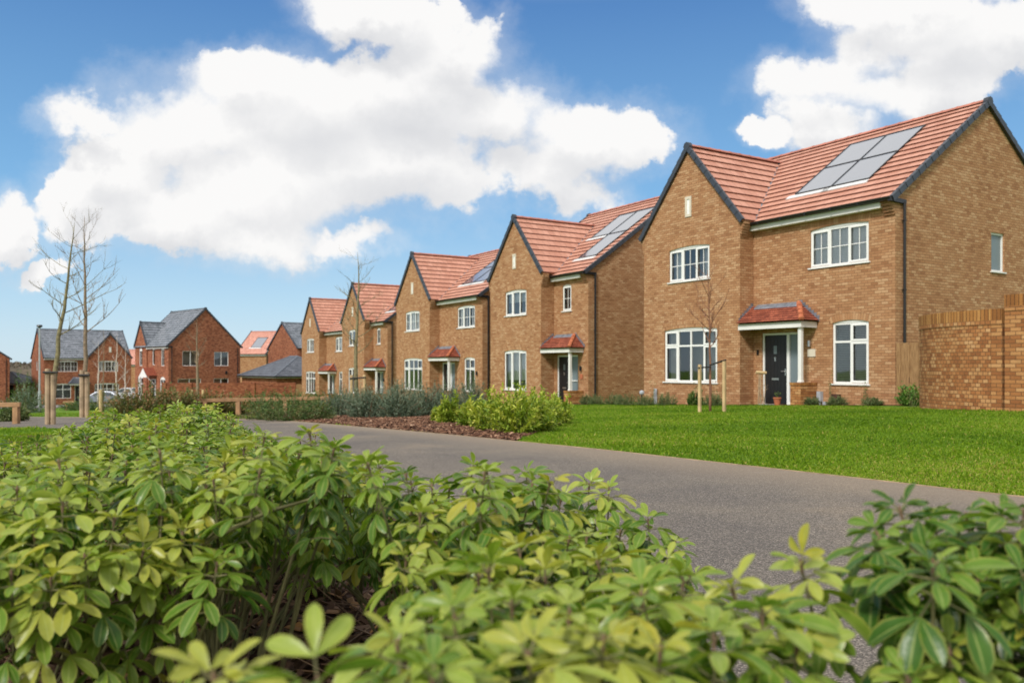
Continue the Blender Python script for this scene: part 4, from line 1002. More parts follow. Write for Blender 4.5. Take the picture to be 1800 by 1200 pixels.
# red boundary wall
rw = thing('boundary_wall', 'long red brick boundary wall with a tile-brown top in front of the red houses', 'wall', (0,0,0)); bm_r = MB()
rp = [V((-28.6,67.8)), V((-25,68.4)), V((-21.5,68.8)), V((-18.15,69.2))]; cpr = brick_run(bm_r, rp, -.32, gbz, th=.22); bm_r.build('brickwork', M['red_dark'], rw); cpr.build('coping', M['red_dark'], rw)
pm = MB()
for p in (rp[0], V((-26.6,68.1)), V((-21.6,68.75))): pm.box((p.x-.17, p.y-.05, gz(p.x,p.y)-.3), (p.x+.17, p.y+.3, -.30))
pm.build('pier', M['red_dark'], rw)
def board_fence(name, label, A, B, zt, n, cat='fence', th=.02):
    A, B = V(A), V(B); d = (B-A); L = d.length; d.normalize(); nr = V((d.y, -d.x)); m = MB(); w = L/n
    for i in range(n):
        p = A+d*(w*i); o = nr*(.0 if i % 2 else .014); jit = random.uniform(-.008, .008)
        m.obox((p.x+o.x, p.y+o.y, gz(p.x,p.y)-.1), V((d.x,d.y,0))*(w*1.06 if i % 2 else w*.98), V((-nr.x,-nr.y,0))*.018, (0,0,zt-gz(p.x,p.y)+.1+jit))
    f = m.build(name, M['fence']); return tag(f, label, cat)
random.seed(5)
board_fence('timber_fence', 'vertical board timber fence between the nearest house and the curved wall', (9.9+.02,21.3-.03), (10.75,19.95), 1.60, 13)
board_fence('timber_fence', 'short timber fence at the end of the red boundary wall', (-18.1,69.2), (-16.9,69.4), -.45, 9)
# ================================================================== PLANTS
rng = np.random.default_rng(11)
def stem_tubes(mb, base, tips, r=.006, bend=.3, seg=4, n=4):
    for t in tips:
        a = V(base); b = V(t); mid = a.lerp(b, .5); mid = V((a.x+(b.x-a.x)*.35, a.y+(b.y-a.y)*.35, mid.z))
        pts = [a, a.lerp(mid, .6), mid.lerp(b, .35), mid.lerp(b, .7), b]; mb.tube(pts, [r*1.3, r*1.1, r, r*.8, r*.5], n, cap=False)
def shrub(name, label, cat, loc, R, H, nshoot, m, L=(.03,.05), wr=.35, per=14, detail=0, seed=0, group=None, stem='stem', tint=(.1,.8), spread=.6, flat=.0, upright=.35, droop=.3, low=.15, ang=0.0, stem_r=.005, leafz=1.0):
    """rounded shrub: shoots from the base to points through a bumpy dome, leaves along each shoot's outer part"""
    r = np.random.default_rng(seed+7); H0 = thing(name, label, cat, loc, 0, group)
    rx, ry = R if isinstance(R, tuple) else (R, R)
    az = r.uniform(0, 2*np.pi, nshoot); el = np.arcsin(r.uniform(low, 1, nshoot)); k = r.uniform(.72, 1.12, nshoot)
    lump = 1+.16*np.sin(az*3+seed)+.10*np.sin(az*7+el*5+seed*2); k = k*lump
    x = np.cos(az)*np.cos(el)*rx*k; y = np.sin(az)*np.cos(el)*ry*k; z = np.sin(el)*H*k*(1-flat*.2)
    c, s = math.cos(ang), math.sin(ang); x, y = x*c-y*s, x*s+y*c
    tips = np.stack([x, y, z], 1); dirs = norm(tips-np.array([0,0,H*.15])*0+np.array([0,0,upright*H]))
    mb = MB(); sel = r.choice(nshoot, min(nshoot, 26 if detail < 2 else 40), replace=False)
    stem_tubes(mb, (0,0,-.05), [tips[i]*.93 for i in sel], r=stem_r); mb.build('stems', M[stem], H0)
    n = nshoot*per; ti = np.repeat(np.arange(nshoot), per); tt = r.uniform(0, 1, n)**.8
    reach = min(rx, H)*spread
    base = tips[ti]-dirs[ti]*(reach*tt)[:, None]+r.normal(0, .012, (n, 3))*H
    rd = norm(r.normal(0, 1, (n, 3))); d = norm(rd+dirs[ti]*.9+np.array([0,0,upright])); base[:, 2] = np.maximum(base[:, 2], .02)
    ln = r.uniform(L[0], L[1], n); T = np.zeros((n, 3)); shoot_t = r.uniform(tint[0], tint[1], nshoot)
    T[:, 0] = np.clip(shoot_t[ti]+r.normal(0, .14, n)-.12*tt, 0, 1)
    up = norm(np.array([0,0,1.0])+r.normal(0, .35, (n, 3)))
    v, q, tn = leaves(base, d, up, ln, ln*wr, T, detail, droop)
    leaf_mesh('foliage', v, q, tn, M[m], H0)
    return H0
# ---- the near shrub: three-part leaves in whorls at the shoot tips
def choisya(name, label, centre, tips, seed, L0=.056, group=None, density=1.0, age=.45):
    """tips: (n,3) world positions of shoot ends; centre = ground point"""
    r = np.random.default_rng(seed); H0 = thing(name, label, 'shrub', centre, 0, group); c = np.array(centre)
    tips = np.asarray(tips)-c; B = []; Dd = []; N_ = []; LL = []; WW = []; TT = []; CC = []
    mb = MB(); buds = mb; mids = []
    for tp in tips:
        bx = tp[:2]*r.uniform(.25, .5); b0 = np.array([bx[0]*.6, bx[1]*.6, r.uniform(-.03, .02)])
        axis = norm(np.array([tp[0]-bx[0], tp[1]-bx[1], .35+tp[2]*.9])+r.normal(0, .08, 3)); ln = np.linalg.norm(tp-b0)
        if mids and r.random() < .6: b0 = mids[int(np.argmin([np.linalg.norm(q_[:2]-tp[:2]*.8) for q_ in mids]))]
        m1 = b0+(tp-b0)*.45+np.array([r.normal(0,.015),r.normal(0,.015),-.02]); mids.append(b0+(m1-b0)*.9); mb.tube([b0, m1, tp-axis*.07, tp], [.0042,.0034,.0020,.0011], 5, cap=False)
        tone = np.clip(r.normal(age, .18), .02, .93)
        bx_ = tp; buds.tube([tp-axis*.004, tp+axis*.006, tp+axis*.012], [.0014,.0024,.0010], 5, mi=1)
        u = norm(np.cross(axis, r.normal(0, 1, 3))); w = np.cross(axis, u)
        whorls = [(0.003, r.integers(3, 5), 42, .62), (-.010, r.integers(3, 5), 78, .88), (-.028, r.integers(3, 5), 98, 1.05), (-.062, r.integers(2, 4), 108, 1.0), (-.10, r.integers(2, 4), 110, .9), (-.145, 2, 114, .85)]
        for (off, cnt, tilt, sc_) in whorls:
            if off < -.05 and r.random() > density: continue
            a0 = r.uniform(0, 6.28); sc_ = sc_*r.uniform(.68, 1.12)
            for j in range(cnt):
                a = a0+2*np.pi*j/cnt+r.normal(0, .18); ti = R_(tilt+r.normal(0, 10)); out = u*math.cos(a)+w*math.sin(a)
                pd = norm(out*math.sin(ti)+axis*math.cos(ti)); pl = L0*.42*sc_*r.uniform(.7, 1.2); o = tp+axis*off
                e = o+pd*pl; side = norm(np.cross(pd, axis)+1e-6); up = norm(np.cross(side, pd)); up = up if up@axis > 0 else -up
                if pl > .008: mb.tube([o, e], [.0013,.001], 3, cap=False)
                lt = np.clip(tone+r.normal(0, .12)+(.16 if off > -.02 else -.02 if off > -.05 else -.16), 0, .96)  # young tips paler, lower whorls darker: top light put into the tint too
                if r.random() < .025: lt = 1.0
                for fan, ls in ((0, 1.0), (-1, .86), (1, .86)):
                    fa = R_(fan*r.uniform(42, 62)); d = norm(pd*math.cos(fa)+side*math.sin(fa)+np.array([0,0,-.26])+r.normal(0, .10, 3))
                    B.append(e); Dd.append(d); N_.append(up+r.normal(0, .12, 3)); l = L0*sc_*ls*r.uniform(.82, 1.15); LL.append(l); WW.append(l*r.uniform(.34, .44)); TT.append([lt, 0, .5])
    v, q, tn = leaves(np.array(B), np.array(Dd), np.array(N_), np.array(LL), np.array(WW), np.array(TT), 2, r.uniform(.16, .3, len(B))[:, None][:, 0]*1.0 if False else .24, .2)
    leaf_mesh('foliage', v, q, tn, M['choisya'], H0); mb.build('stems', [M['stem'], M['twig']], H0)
    return H0
# near bed outline (x at left / right) against distance, with the canopy height above datum
def bed_right(y): return np.interp(y, [.55,.9,1.3,1.7,2.2,3.0,4.0,5.2], [.18,.24,.16,-.02,-.24,-.60,-1.10,-1.68])
def bed_left(y): return np.interp(y, [.55,.9,1.15,1.3,2.0,2.6,3.4,5.2], [-.30,-.34,-.5,-1.05,-1.50,-1.62,-1.80,-1.98])
def top_z(x, y):
    lump = .035*math.sin(x*4.1+y*2.3)+.03*math.sin(x*2.3-y*3.7+1)+.015*math.sin(x*9+y*7)
    z = np.interp(y, [.5,.8,1.0,1.3,1.8,2.5,3.5,5.2], [.62,.70,.76,.80,.775,.745,.72,.665])
    z = float(z)+.075*math.exp(-((x/y+.365)/.05)**2)*(y > 2.8)
    e = max(0.0, 1-(bed_right(y)-x)/.8); return float(z)+lump-(.10 if y > 1.5 else .04)*e*e-.012
shoots = []; rr = np.random.default_rng(3); y = .62
while y < 5.1:
    step = (.066 if y > 2.3 else .074 if y > 1.5 else .086) if y > 1.0 else .078
    x = bed_left(y)
    while x < bed_right(y):
        px, py = x+rr.uniform(-.035,.035), y+rr.uniform(-.035,.035)
        shoots.append((px, py, top_z(px, py)+rr.normal(0,.026)-.12*rr.random()**3)); x += step*rr.uniform(.85,1.2)
    y += step*.92
S = np.array(shoots)
# thin the very near left so the litter and stems show under the canopy
cent = []; k = 0
for (cx, cy) in [(0,.78),(.22,.95),(-.22,.82),(-.95,1.5),(-.5,1.35),(-.05,1.35),(-1.25,2.1),(-.7,2.0),(-.2,1.95),(-1.6,2.75),(-1.05,2.75),(-.6,2.65),(-1.65,3.5),(-1.1,3.6),(-1.75,4.4),(-1.35,4.5),(-1.8,5.0)]: cent.append((cx, cy))
cent = np.array(cent); own = np.argmin(((S[:, None, :2]-cent[None])**2).sum(-1), 1)
for i, (cx, cy) in enumerate(cent):
    T = S[own == i]
    T = T[~((T[:,1] < 1.22) & (T[:,0] < -.18))]
    if len(T) < 8: continue
    choisya('mexican_orange_shrub', 'glossy three-leafed green shrub merging into the dense near planting on the left', tuple(ground(cx, cy)), T, 100+i, L0=(.039 if cy > 2.4 else .043 if cy > 1.6 else .048) if cy > 1.0 else .055, group='near glossy shrubs massed beside the path', density=.95 if cy > 1 else .8, age=.62 if cy < 1.7 else .50)
# taller tips standing proud against the path
def tipset(lst): return [(*at(px, py+16, yy)[:],) for (px, py, yy) in lst]
choisya('mexican_orange_shrub', 'leafy green shrub with tall shoot tips standing out against the path, centre', tuple(ground(.12, 1.72)), tipset([(925,822,1.62),(1070,850,1.6),(1035,842,1.75),(860,850,1.7),(985,868,1.55),(905,880,1.6),(1140,905,1.5),(1185,945,1.45),(1020,900,1.6),(1090,925,1.5),(960,925,1.5),(1170,985,1.35),(870,930,1.5),(1210,1000,1.3),(1060,965,1.4),(1120,1000,1.35),(1000,980,1.4)]), 301, L0=.056, age=.42)
choisya('mexican_orange_shrub', 'tall single yellow-green shoots reaching over the path near the lower right', tuple(ground(.33, 1.0)), tipset([(1410,985,.86),(1290,1030,.84),(1200,1015,.92),(1340,1075,.78),(1255,1120,.72),(1130,1040,.82),(1400,1130,.76)]), 302, L0=.058, age=.62, density=.7)
choisya('mexican_orange_shrub', 'dark green shrub filling the lower right corner', tuple(ground(.64, .98)), tipset([(1585,890,.92),(1640,905,.95),(1700,900,1.0),(1760,905,.95),(1800,890,.9),(1545,935,.9),(1620,965,.88),(1690,960,.95),(1770,960,.92),(1840,930,.9),(1560,1010,.86),(1640,985,.80),(1720,1020,.88),(1800,1010,.84),(1600,1085,.84),(1780,1090,.85),(1850,1060,.84),(1670,1140,.80),(1840,1150,.8),(1600,1190,.76)]), 303, L0=.054, age=.30, density=.7)
choisya('mexican_orange_shrub', 'pale green shoots right against the lens at the bottom centre', tuple(ground(-.02, .74)), tipset([(700,1130,.68),(800,1085,.70),(900,1060,.74),(1000,1075,.70),(760,1190,.60),(930,1150,.63),(1060,1120,.66),(1160,1140,.66),(380,1190,.58),(560,1200,.56),(860,1000,.84)]), 304, L0=.060, age=.66, density=.5)
choisya('mexican_orange_shrub', 'yellowing leafy shrub at the left edge with its bare stems showing', tuple(ground(-.62, 1.22)), tipset([(30,850,1.25),(110,880,1.2),(200,905,1.2),(60,930,1.15),(150,970,1.15),(250,960,1.2),(320,930,1.25),(20,1000,1.1),(380,985,1.2),(280,900,1.3),(90,1010,1.1),(-40,890,1.2),(-60,960,1.1)]), 305, L0=.058, age=.62, density=.6)
# ---- leaf litter, chips
def chips(name, label, poly_pts, n, m, size, seed, dz=.02, kind='stuff', thick=.25):
    r = np.random.default_rng(seed); P = []
    A, B = poly_pts; A, B = resample(A, 80), resample(B, 80)
    for _ in range(n):
        i = r.integers(0, 80); f = r.random(); g_ = r.random(); a = A[i].lerp(A[i+1], g_); b = B[i].lerp(B[i+1], g_); p = a.lerp(b, f); P.append((p.x, p.y, gz(p.x, p.y)+dz+r.random()*.015))
    P = np.array(P); d = norm(np.stack([r.normal(0,1,n), r.normal(0,1,n), r.normal(0,.28,n)], 1)); up = norm(np.stack([r.normal(0,.45,n), r.normal(0,.45,n), np.ones(n)], 1))
    ln = r.uniform(size*.5, size*1.4, n); side = norm(np.cross(d, up)); up = np.cross(side, d); w = ln*r.uniform(.25,.6,n); th = ln*thick*.5
    vs = []
    for a, b, c in ((-.5,-.5,0),(.5,-.35,0),(.4,.5,0),(-.45,.4,0),(-.45,-.4,1),(.42,-.3,1),(.35,.4,1),(-.4,.35,1)):
        vs.append(P+d*(ln*a)[:,None]+side*(w*b)[:,None]+up*(th*c)[:,None])
    vs = np.stack(vs, 1); q = np.array([[4,5,6,7],[0,1,5,4],[1,2,6,5],[2,3,7,6],[3,0,4,7]])[None]+(np.arange(n)*8)[:,None,None]
    t = np.zeros((n, 8, 3)); t[:, :, 0] = r.beta(1.6,2.0,n)[:, None]
    o = leaf_mesh(name, vs.reshape(-1,3), q.reshape(-1,4), t.reshape(-1,3), M[m]); o.data.polygons.foreach_set('use_smooth', np.zeros(len(o.data.polygons), dtype=bool))
    return tag(o, label, 'mulch', kind=kind)
chips('bark_chips', 'brown bark chips covering the bed behind the path', ([V((p.x,p.y,0)) for p in bf[2:]], [V((p.x,p.y,0)) for p in bb[2:]]), 15000, 'chip', .055, 5, dz=.01)
nb = [V((p.x+.0, p.y, 0)) for p in NE[3:20]]
chips('leaf_litter', 'brown dead leaves and chips on the soil under the near shrubs', ([V((.35,1.2,0)), V((-.3,3.0,0)), V((-1.6,5.5,0))], [V((-2.2,1.2,0)), V((-2.6,3.0,0)), V((-3.0,5.0,0))]), 9000, 'litter', .05, 6, thick=.12)
# dead twigs standing in the litter, near left
tw_ = MB(); r = np.random.default_rng(9)
for i in range(70):
    x = r.uniform(-1.5, .0); y_ = r.uniform(1.4, 2.8); g0 = gz(x, y_); a = r.uniform(0, 6.28); l = r.uniform(.12, .4); t = r.uniform(.1, .9)
    tw_.tube([(x, y_, g0+.01), (x+math.cos(a)*l*.5, y_+math.sin(a)*l*.5, g0+.02+t*l*.4), (x+math.cos(a)*l, y_+math.sin(a)*l, g0+.02+t*l*.9)], [.003,.0024,.001], 4, cap=False)
tag(tw_.build('dead_twigs', M['twig']), 'thin dry brown twigs among the litter under the near shrubs', 'twigs', kind='stuff')

# ---- middle-distance planting
def P3(px, py): p = gp(px, py); return tuple(p)
i = 0
for (px, py, rx, h, sd) in [(790,744,.26,.46,1),(834,750,.28,.44,2),(868,757,.34,.52,3),(905,762,.36,.55,4),(933,758,.36,.55,5),(955,750,.38,.52,6),(975,745,.30,.46,7),(772,741,.16,.24,8)]:
    lab = ['yellow-green shrub at the left end of its clump, beside the grey-green shrubs','second yellow-green shrub from the left of the clump by the lawn','yellow-green shrub left of the clump centre, close to the path','tallest yellow-green shrub at the front of the clump near the path','yellow-green shrub right of the clump centre, close to the path','broad yellow-green shrub behind the front of the clump','yellow-green shrub at the right end of the clump, against the lawn','smallest low yellow-green shrub standing alone in the bark mulch'][i]
    shrub('bright_shrub', lab, 'shrub', P3(px, py), rx, h*.95, 150, 'choisya_yellow', L=(.045,.075), wr=.34, per=22, detail=1, seed=sd, tint=(.15,.85), spread=.62, upright=.25, group='yellow-green shrubs by the lawn'); i += 1
i = 0
for (px, py, rx, h, sd) in [(595,731,.55,.46,11),(648,734,.58,.48,12),(700,734,.56,.50,13),(745,731,.55,.52,14),(785,727,.6,.58,15),(700,724,.9,.72,16),(625,725,.8,.62,17),(830,721,.55,.58,18)]:
    lab = ['grey-green shrub at the left end of its mass, beside the mixed hedge','grey-green shrub spilling towards the path, second from the left','grey-green shrub at the front middle of the mulch bed','grey-green shrub with purple stems beside the yellow-green shrubs','grey-green shrub right behind the yellow-green shrubs','tallest grey-green shrub, at the back in front of the middle house','grey-green shrub at the back left under the tall bare tree','grey-green shrub at the back right in front of the narrow house'][i]
    shrub('grey_green_shrub', lab, 'shrub', P3(px, py), (rx, rx*.8), h*1.38, 320, 'bluegrey', L=(.03,.055), wr=.32, per=34, detail=0, seed=sd, tint=(.1,.8), spread=.6, upright=.5, group='grey-green shrubs on the mulch bed', stem='bark_red', stem_r=.006); i += 1
i = 0
for (px, py, rx, h, sd) in [(468,738,.55,.56,21),(510,740,.6,.58,22),(552,738,.5,.54,23)]:
    lab = ['mottled low hedge shrub at the left end, below the timber rail','mottled low hedge shrub in the middle, below the timber rail','mottled low hedge shrub at the right end, next to the grey-green shrubs'][i]
    shrub('mottled_shrub', lab, 'shrub', P3(px, py), (rx*1.15, rx*.7), h, 190, 'mixed', L=(.03,.05), wr=.5, per=20, seed=sd, upright=.4, group='mottled hedge shrubs behind the path'); i += 1
i = 0
for (px, yy_, rx, h, sd) in [(455,36,1.3,.75,31),(515,37,1.5,.8,32),(570,37,1.3,.7,33)]:
    lab = ['dark green hedge shrub at the left, behind the timber rail','dark green hedge shrub in the middle, behind the timber rail','dark green hedge shrub at the right, beside the farthest buff house'][i]
    x_ = (px-900)/F*yy_; shrub('dark_hedge', lab, 'hedge', tuple(ground(x_, yy_)), (rx, .7), h, 260, 'hedge', L=(.05,.08), wr=.5, per=18, seed=sd, group='dark hedge behind the rail'); i += 1
i = 0
for (px, yy_, rx, h, sd) in [(225,22.5,.62,.80,41),(262,22.5,.66,.88,42),(300,23,.62,.80,43),(335,23.5,.6,.78,44),(372,24,.6,.66,45),(405,24.5,.6,.62,46)]:
    lab = ['red-tinged green shrub at the left end of the photinia row','red-tinged green shrub, tallest of the row, left of centre','red-tinged green shrub left of the small staked tree','red-tinged green shrub right below the small staked tree','red-tinged green shrub right of the small staked tree','red-tinged green shrub at the right end of the photinia row'][i]
    x_ = (px-900)/F*yy_; shrub('photinia_shrub', lab, 'shrub', tuple(ground(x_, yy_)), (rx, .5), h, 240, 'photinia', L=(.05,.085), wr=.38, per=18, seed=sd, group='red-tinged shrubs beyond the path'); i += 1
for (px, yy_, rx, h, sd, mt, lab) in [(48,36,.9,1.25,51,'bluegrey','pale grey-green bush at the foot of the lamp post'),(42,44,.9,1.9,52,'hedge','taller green bush in front of the garage'),(20,21.5,.5,.5,53,'clump','low light green plant behind the left rail'),(180,42,1.5,1.0,54,'clump','pale low green planting in front of the parked silver car'),(140,42,1.0,.5,55,'hedge','small low green bush by the timber bench')]:
    x_ = (px-900)/F*yy_; shrub('garden_bush', lab, 'shrub', tuple(ground(x_, yy_)), rx, h, 200, mt, L=(.05,.09), wr=.4, per=18, seed=sd)
# border clumps at the foot of the near house and by the lawn
i = 0
for (t, d, rx, h, mt, lab, tall) in [(11.2,-1.1,.34,.36,'clump','grassy grey-green clump in the lawn, left of the nearest house',.6),(10.2,-1.0,.40,.38,'clump','grey-green clump left of the nearest house corner',.6),(9.0,-1.5,.42,.40,'clump','grey-green clump below the left corner of the nearest house',.6),(8.0,-1.5,.36,.32,'clump','low clump below the wide ground floor window',.5),
        (7.0,-1.5,.36,.42,'clump','bushy clump left of the small staked tree',.5),(5.9,-1.3,.30,.42,'hedge','dark green clump behind the small staked tree',.5),(4.9,-1.55,.34,.38,'clump','round spiky clump right of the small staked tree',.5),(1.4,-.45,.28,.22,'clump','low grey clump under the right ground floor window',.3),
        (.3,-.5,.25,.20,'clump','tiny grey plant at the right corner of the nearest house',.3),(12.6,-.5,.26,.34,'clump','small clump beside the narrow house downpipe',.5),(2.2,-.45,.22,.2,'clump','small grey clump beside the porch wall',.3)]:
    x_, y_ = locC1(t, d); shrub('border_clump', lab, 'plant', tuple(ground(x_, y_)), rx, h, 110, mt, L=(.05,.10), wr=.13 if mt == 'clump' else .4, per=16, seed=60+i, upright=1.1, group='small clumps along the house fronts'); i += 1
x_, y_ = locC1(-.75, -.55)
shrub('leafy_plant', 'fresh green leafy plant in front of the timber fence', 'plant', tuple(ground(x_, y_)), .34, .48, 60, 'fresh', L=(.07,.12), wr=.4, per=12, detail=1, seed=90, upright=.4)
def climber(name, label, base, h, seed, wide=.35, m='hedge', n=5, lv=60):
    r = np.random.default_rng(seed); H0 = thing(name, label, 'plant', base); mb = MB(); B = []
    for j in range(n):
        p = np.array([0,0,-.05]); pts = [tuple(p)]; hh = h*r.uniform(.55,1)
        d = np.array([r.normal(0,wide*.5), r.normal(0,.06), 1.0])
        for s in range(6): p = p+d*(hh/6)+np.array([r.normal(0,wide*.08), r.normal(0,.01), 0]); pts.append(tuple(p)); 
        mb.tube(pts, [.005,.0045,.004,.0035,.003,.0025,.001], 4, cap=False)
        for _ in range(lv//n): k = r.integers(1,7); B.append(np.array(pts[k])+r.normal(0,.03,3))
    mb.build('stems', M['stem'], H0); B = np.array(B); k = len(B)
    T = np.zeros((k,3)); T[:,0] = r.random(k); ln = r.uniform(.03,.06,k)
    v, q, t = leaves(B, norm(r.normal(0,1,(k,3))), norm(r.normal(0,1,(k,3))+[0,-.8,.8]), ln, ln*.5, T, 0, .2); leaf_mesh('foliage', v, q, t, M[m], H0)
    return H0
for (t, d, h, sd, w, lab) in [(8.35,-.85,.85,71,.3,'thin climbing plant at the left end of the wide ground window'),(6.3,-.85,.95,72,.25,'thin bare climber between the wide window and the porch'),(5.3,-.8,1.0,73,.35,'leggy climbing plant on the wing wall beside the porch'),(1.75,-.30,1.0,74,.10,'slim upright plant in front of the right ground window'),(.7,-.25,.75,75,.3,'sparse stems below the right ground window'),(-1.35,-1.4,.9,76,.4,'thin yellow-green stems on the curved wall')]:
    x_, y_ = locC1(t, d); climber('climbing_plant', lab, tuple(ground(x_, y_)), h, sd, w)
x_, y_ = -1.47-.527*3.0-.85*.25, 41+.85*3.0-.527*.25
climber('climbing_plant', 'round wiry climber on the wall beside the middle house door', (x_+.9, y_-1.3, gz(x_+.9,y_-1.3)), 1.7, 77, .5, n=8, lv=120)

# ================================================================== BARE TREES
def bare_tree(name, label, loc, H, r0, seed, m='bark', first=.3, nb=14, lean=(0,0), spread=.38, bend=None, limb=1.0, group=None, up=.75, thick=.30):
    r = np.random.default_rng(seed); T0 = thing(name, label, 'tree', loc, 0, group); tr = MB(); br = MB(); N = 14
    p = []; wob = r.normal(0, .006, (N+1, 2)).cumsum(0)*H
    for i in range(N+1):
        f = i/N; bx = lean[0]*f*H+(bend(f) if bend else 0); p.append(V((bx+wob[i,0]*.5, lean[1]*f*H+wob[i,1]*.5, f*H-.05*(i==0))))
    rad = lambda f: r0*(1-f)**.85*.93+.004
    tr.tube(p, [rad(i/N) for i in range(N+1)], 8); tr.build('trunk', M[m], T0, smooth=True)
    def at_(f): k = min(int(f*N), N-1); return p[k].lerp(p[k+1], f*N-k)
    def twig(o, d, L, rr, depth):
        k = 5; pts = [o]; q = V(o); dd = V(d)
        for j in range(k):
            dd = (dd+V(r.normal(0,.13,3))+V((0,0,.10*up))).normalized(); q = q+dd*(L/k); pts.append(q.copy())
        br.tube(pts, [rr*(1-.8*j/k) for j in range(k+1)], 5 if depth == 0 else 3, cap=False)
        if depth < 2:
            for _ in range({0: r.integers(4,8), 1: r.integers(2,4)}[depth]):
                j = r.integers(1, k); a = r.normal(0,1,3); s = V(a)-dd*V(a).dot(dd); s.normalize()
                twig(pts[j], (dd*.9+s*.55+V((0,0,.22*up))).normalized(), L*r.uniform(.3,.6)*(1-j/k*.35), rr*.5, depth+1)
    for i in range(nb):
        f = first+(1-first)*(i+.5)/nb*.95; a = i*2.4+r.uniform(-.5,.5); L = H*spread*limb*(1-f*.62)*r.uniform(.6,1.15)
        e = up*r.uniform(.5,1.1); twig(at_(f), V((math.cos(a), math.sin(a), e)).normalized(), L, (rad(f)*thick+.0012), 0)
    br.build('crown', M[m], T0); return T0
def stake(name, label, loc, h, m='stake', r=.032, sq=False, lean=(0,0)):
    b = MB(); z = gz(loc[0], loc[1]); x, y = loc; n = 4 if sq else 9
    b.tube([(x, y, z-.2), (x+lean[0]*h, y+lean[1]*h, z+h-.012), (x+lean[0]*h, y+lean[1]*h, z+h)], [r, r, r*.86], n)
    return tag(b.build(name, M[m]), label, 'tree stake')
def strap(label, pts, r=.018):
    b = MB(); b.tube(pts, r, 6); return tag(b.build('tree_tie', M['strap']), label, 'tree tie')
# small tree in front of the nearest house
tp = gp(1249, 724); bare_tree('young_tree', 'slim bare tree with two pale stakes, in front of the nearest house', tuple(tp), 3.15, .030, 5, 'bark_red', first=.44, nb=18, spread=.42, lean=(-.012,0), up=1.1, thick=.55)
s1, s2 = gp(1230, 725), gp(1273, 725)
stake('tree_stake', 'pale softwood stake left of the slim tree by the nearest house', (s1.x, s1.y), 1.05, r=.04, sq=True); stake('tree_stake', 'pale softwood stake right of the slim tree by the nearest house', (s2.x, s2.y), 1.10, r=.04, sq=True)
strap('black strap from the left stake to the slim tree', [(s1.x-.04, s1.y-.05, s1.z+.98), (tp.x-.02, tp.y-.05, tp.z+1.0)]); strap('black strap from the right stake to the slim tree', [(tp.x-.03, tp.y-.06, tp.z+1.04), (s2.x+.02, s2.y-.06, s2.z+1.13)])
# two tall trees at the left
ta = gp(88, 746); bare_tree('bare_tree', 'leaning bare tree, left of the two tall trees with old posts', tuple(ta), 4.45, .068, 21, 'bark_green', first=.42, nb=15, lean=(.114,0), spread=.50, up=.7)
stake('tree_stake', 'weathered round post left of the leaning bare tree', (ta.x+.06, ta.y-.20), 1.22, 'stake_old', .055); stake('tree_stake', 'weathered round post right of the leaning bare tree', (ta.x+.175, ta.y-.19), 1.14, 'stake_old', .052)
strap('black strap round the leaning tree and its posts', [(ta.x-.0, ta.y-.27, ta.z+1.15), (ta.x+.30, ta.y-.25, ta.z+1.15)], .025)
yb = 25.0; xb = (149-900)/F*yb; tb = ground(xb, yb); bare_tree('bare_tree', 'straight bare tree, right of the two tall trees with old posts', tuple(tb), 6.1, .085, 33, 'bark', first=.40, nb=17, lean=(.002,0), spread=.36, up=.9)
stake('tree_stake', 'weathered round post left of the straight bare tree', (xb+.04, yb-.24), 1.42, 'stake_old', .07); stake('tree_stake', 'weathered round post right of the straight bare tree', (xb+.185, yb-.22), 1.36, 'stake_old', .068)
strap('black strap round the straight tree and its posts', [(xb-.02, yb-.32, tb.z+1.28), (xb+.30, yb-.31, tb.z+1.28)], .035)
ym = 28.0; xm = (630-900)/F*ym; tm = ground(xm, ym); bare_tree('bare_tree', 'tall bare tree in front of the buff row, centre', tuple(tm), 5.35, .085, 47, 'bark_green', first=.34, nb=18, spread=.34, up=.75)
stake('tree_stake', 'pale stake left of the central bare tree', (xm-.22, ym-.1), 1.2, 'stake', .05); stake('tree_stake', 'pale stake right of the central bare tree', (xm+.22, ym-.1), 1.2, 'stake', .05)
strap('black strap holding the central bare tree to its stakes', [(xm-.27, ym-.16, tm.z+1.08), (xm+.0, ym-.1, tm.z+1.1), (xm+.27, ym-.16, tm.z+1.12)], .028)
yq = 60.0; xq = (349-900)/F*yq; tq = ground(xq, yq); bare_tree('bare_tree', 'bare tree against the gable of the wide-roofed red house', tuple(tq), 6.3, .14, 58, 'bark', first=.42, nb=16, spread=.30, up=.9)
stake('tree_stake', 'pale stake left of the tree by the red gable', (xq-.4, yq-.2), 1.1, 'stake', .09); stake('tree_stake', 'pale stake right of the tree by the red gable', (xq+.4, yq-.2), 1.1, 'stake', .09)
i = 0
for (px, yy_, h, sd) in [(173,58,4.6,61),(207,58,5.2,62),(218,60,4.4,63)]:
    lab = ['thin white birch, left of three in front of the grey-roofed red house','thin white birch, tallest of three in front of the grey-roofed red house','thin white birch, right of three in front of the grey-roofed red house'][i]; x_ = (px-900)/F*yy_
    bare_tree('birch_tree', lab, tuple(ground(x_, yy_)), h, .07, sd, 'bark_pale', first=.3, nb=10, spread=.28, up=.9); i += 1
y_ = 36.0; x_ = (182-900)/F*y_; bare_tree('young_tree', 'very thin young tree on a pale stake in front of the silver car', tuple(ground(x_, y_)), 3.6, .03, 66, 'bark', first=.45, nb=8, spread=.2); stake('tree_stake', 'pale stake in front of the silver car', (x_-.05, y_-.15), .95, 'stake', .07)

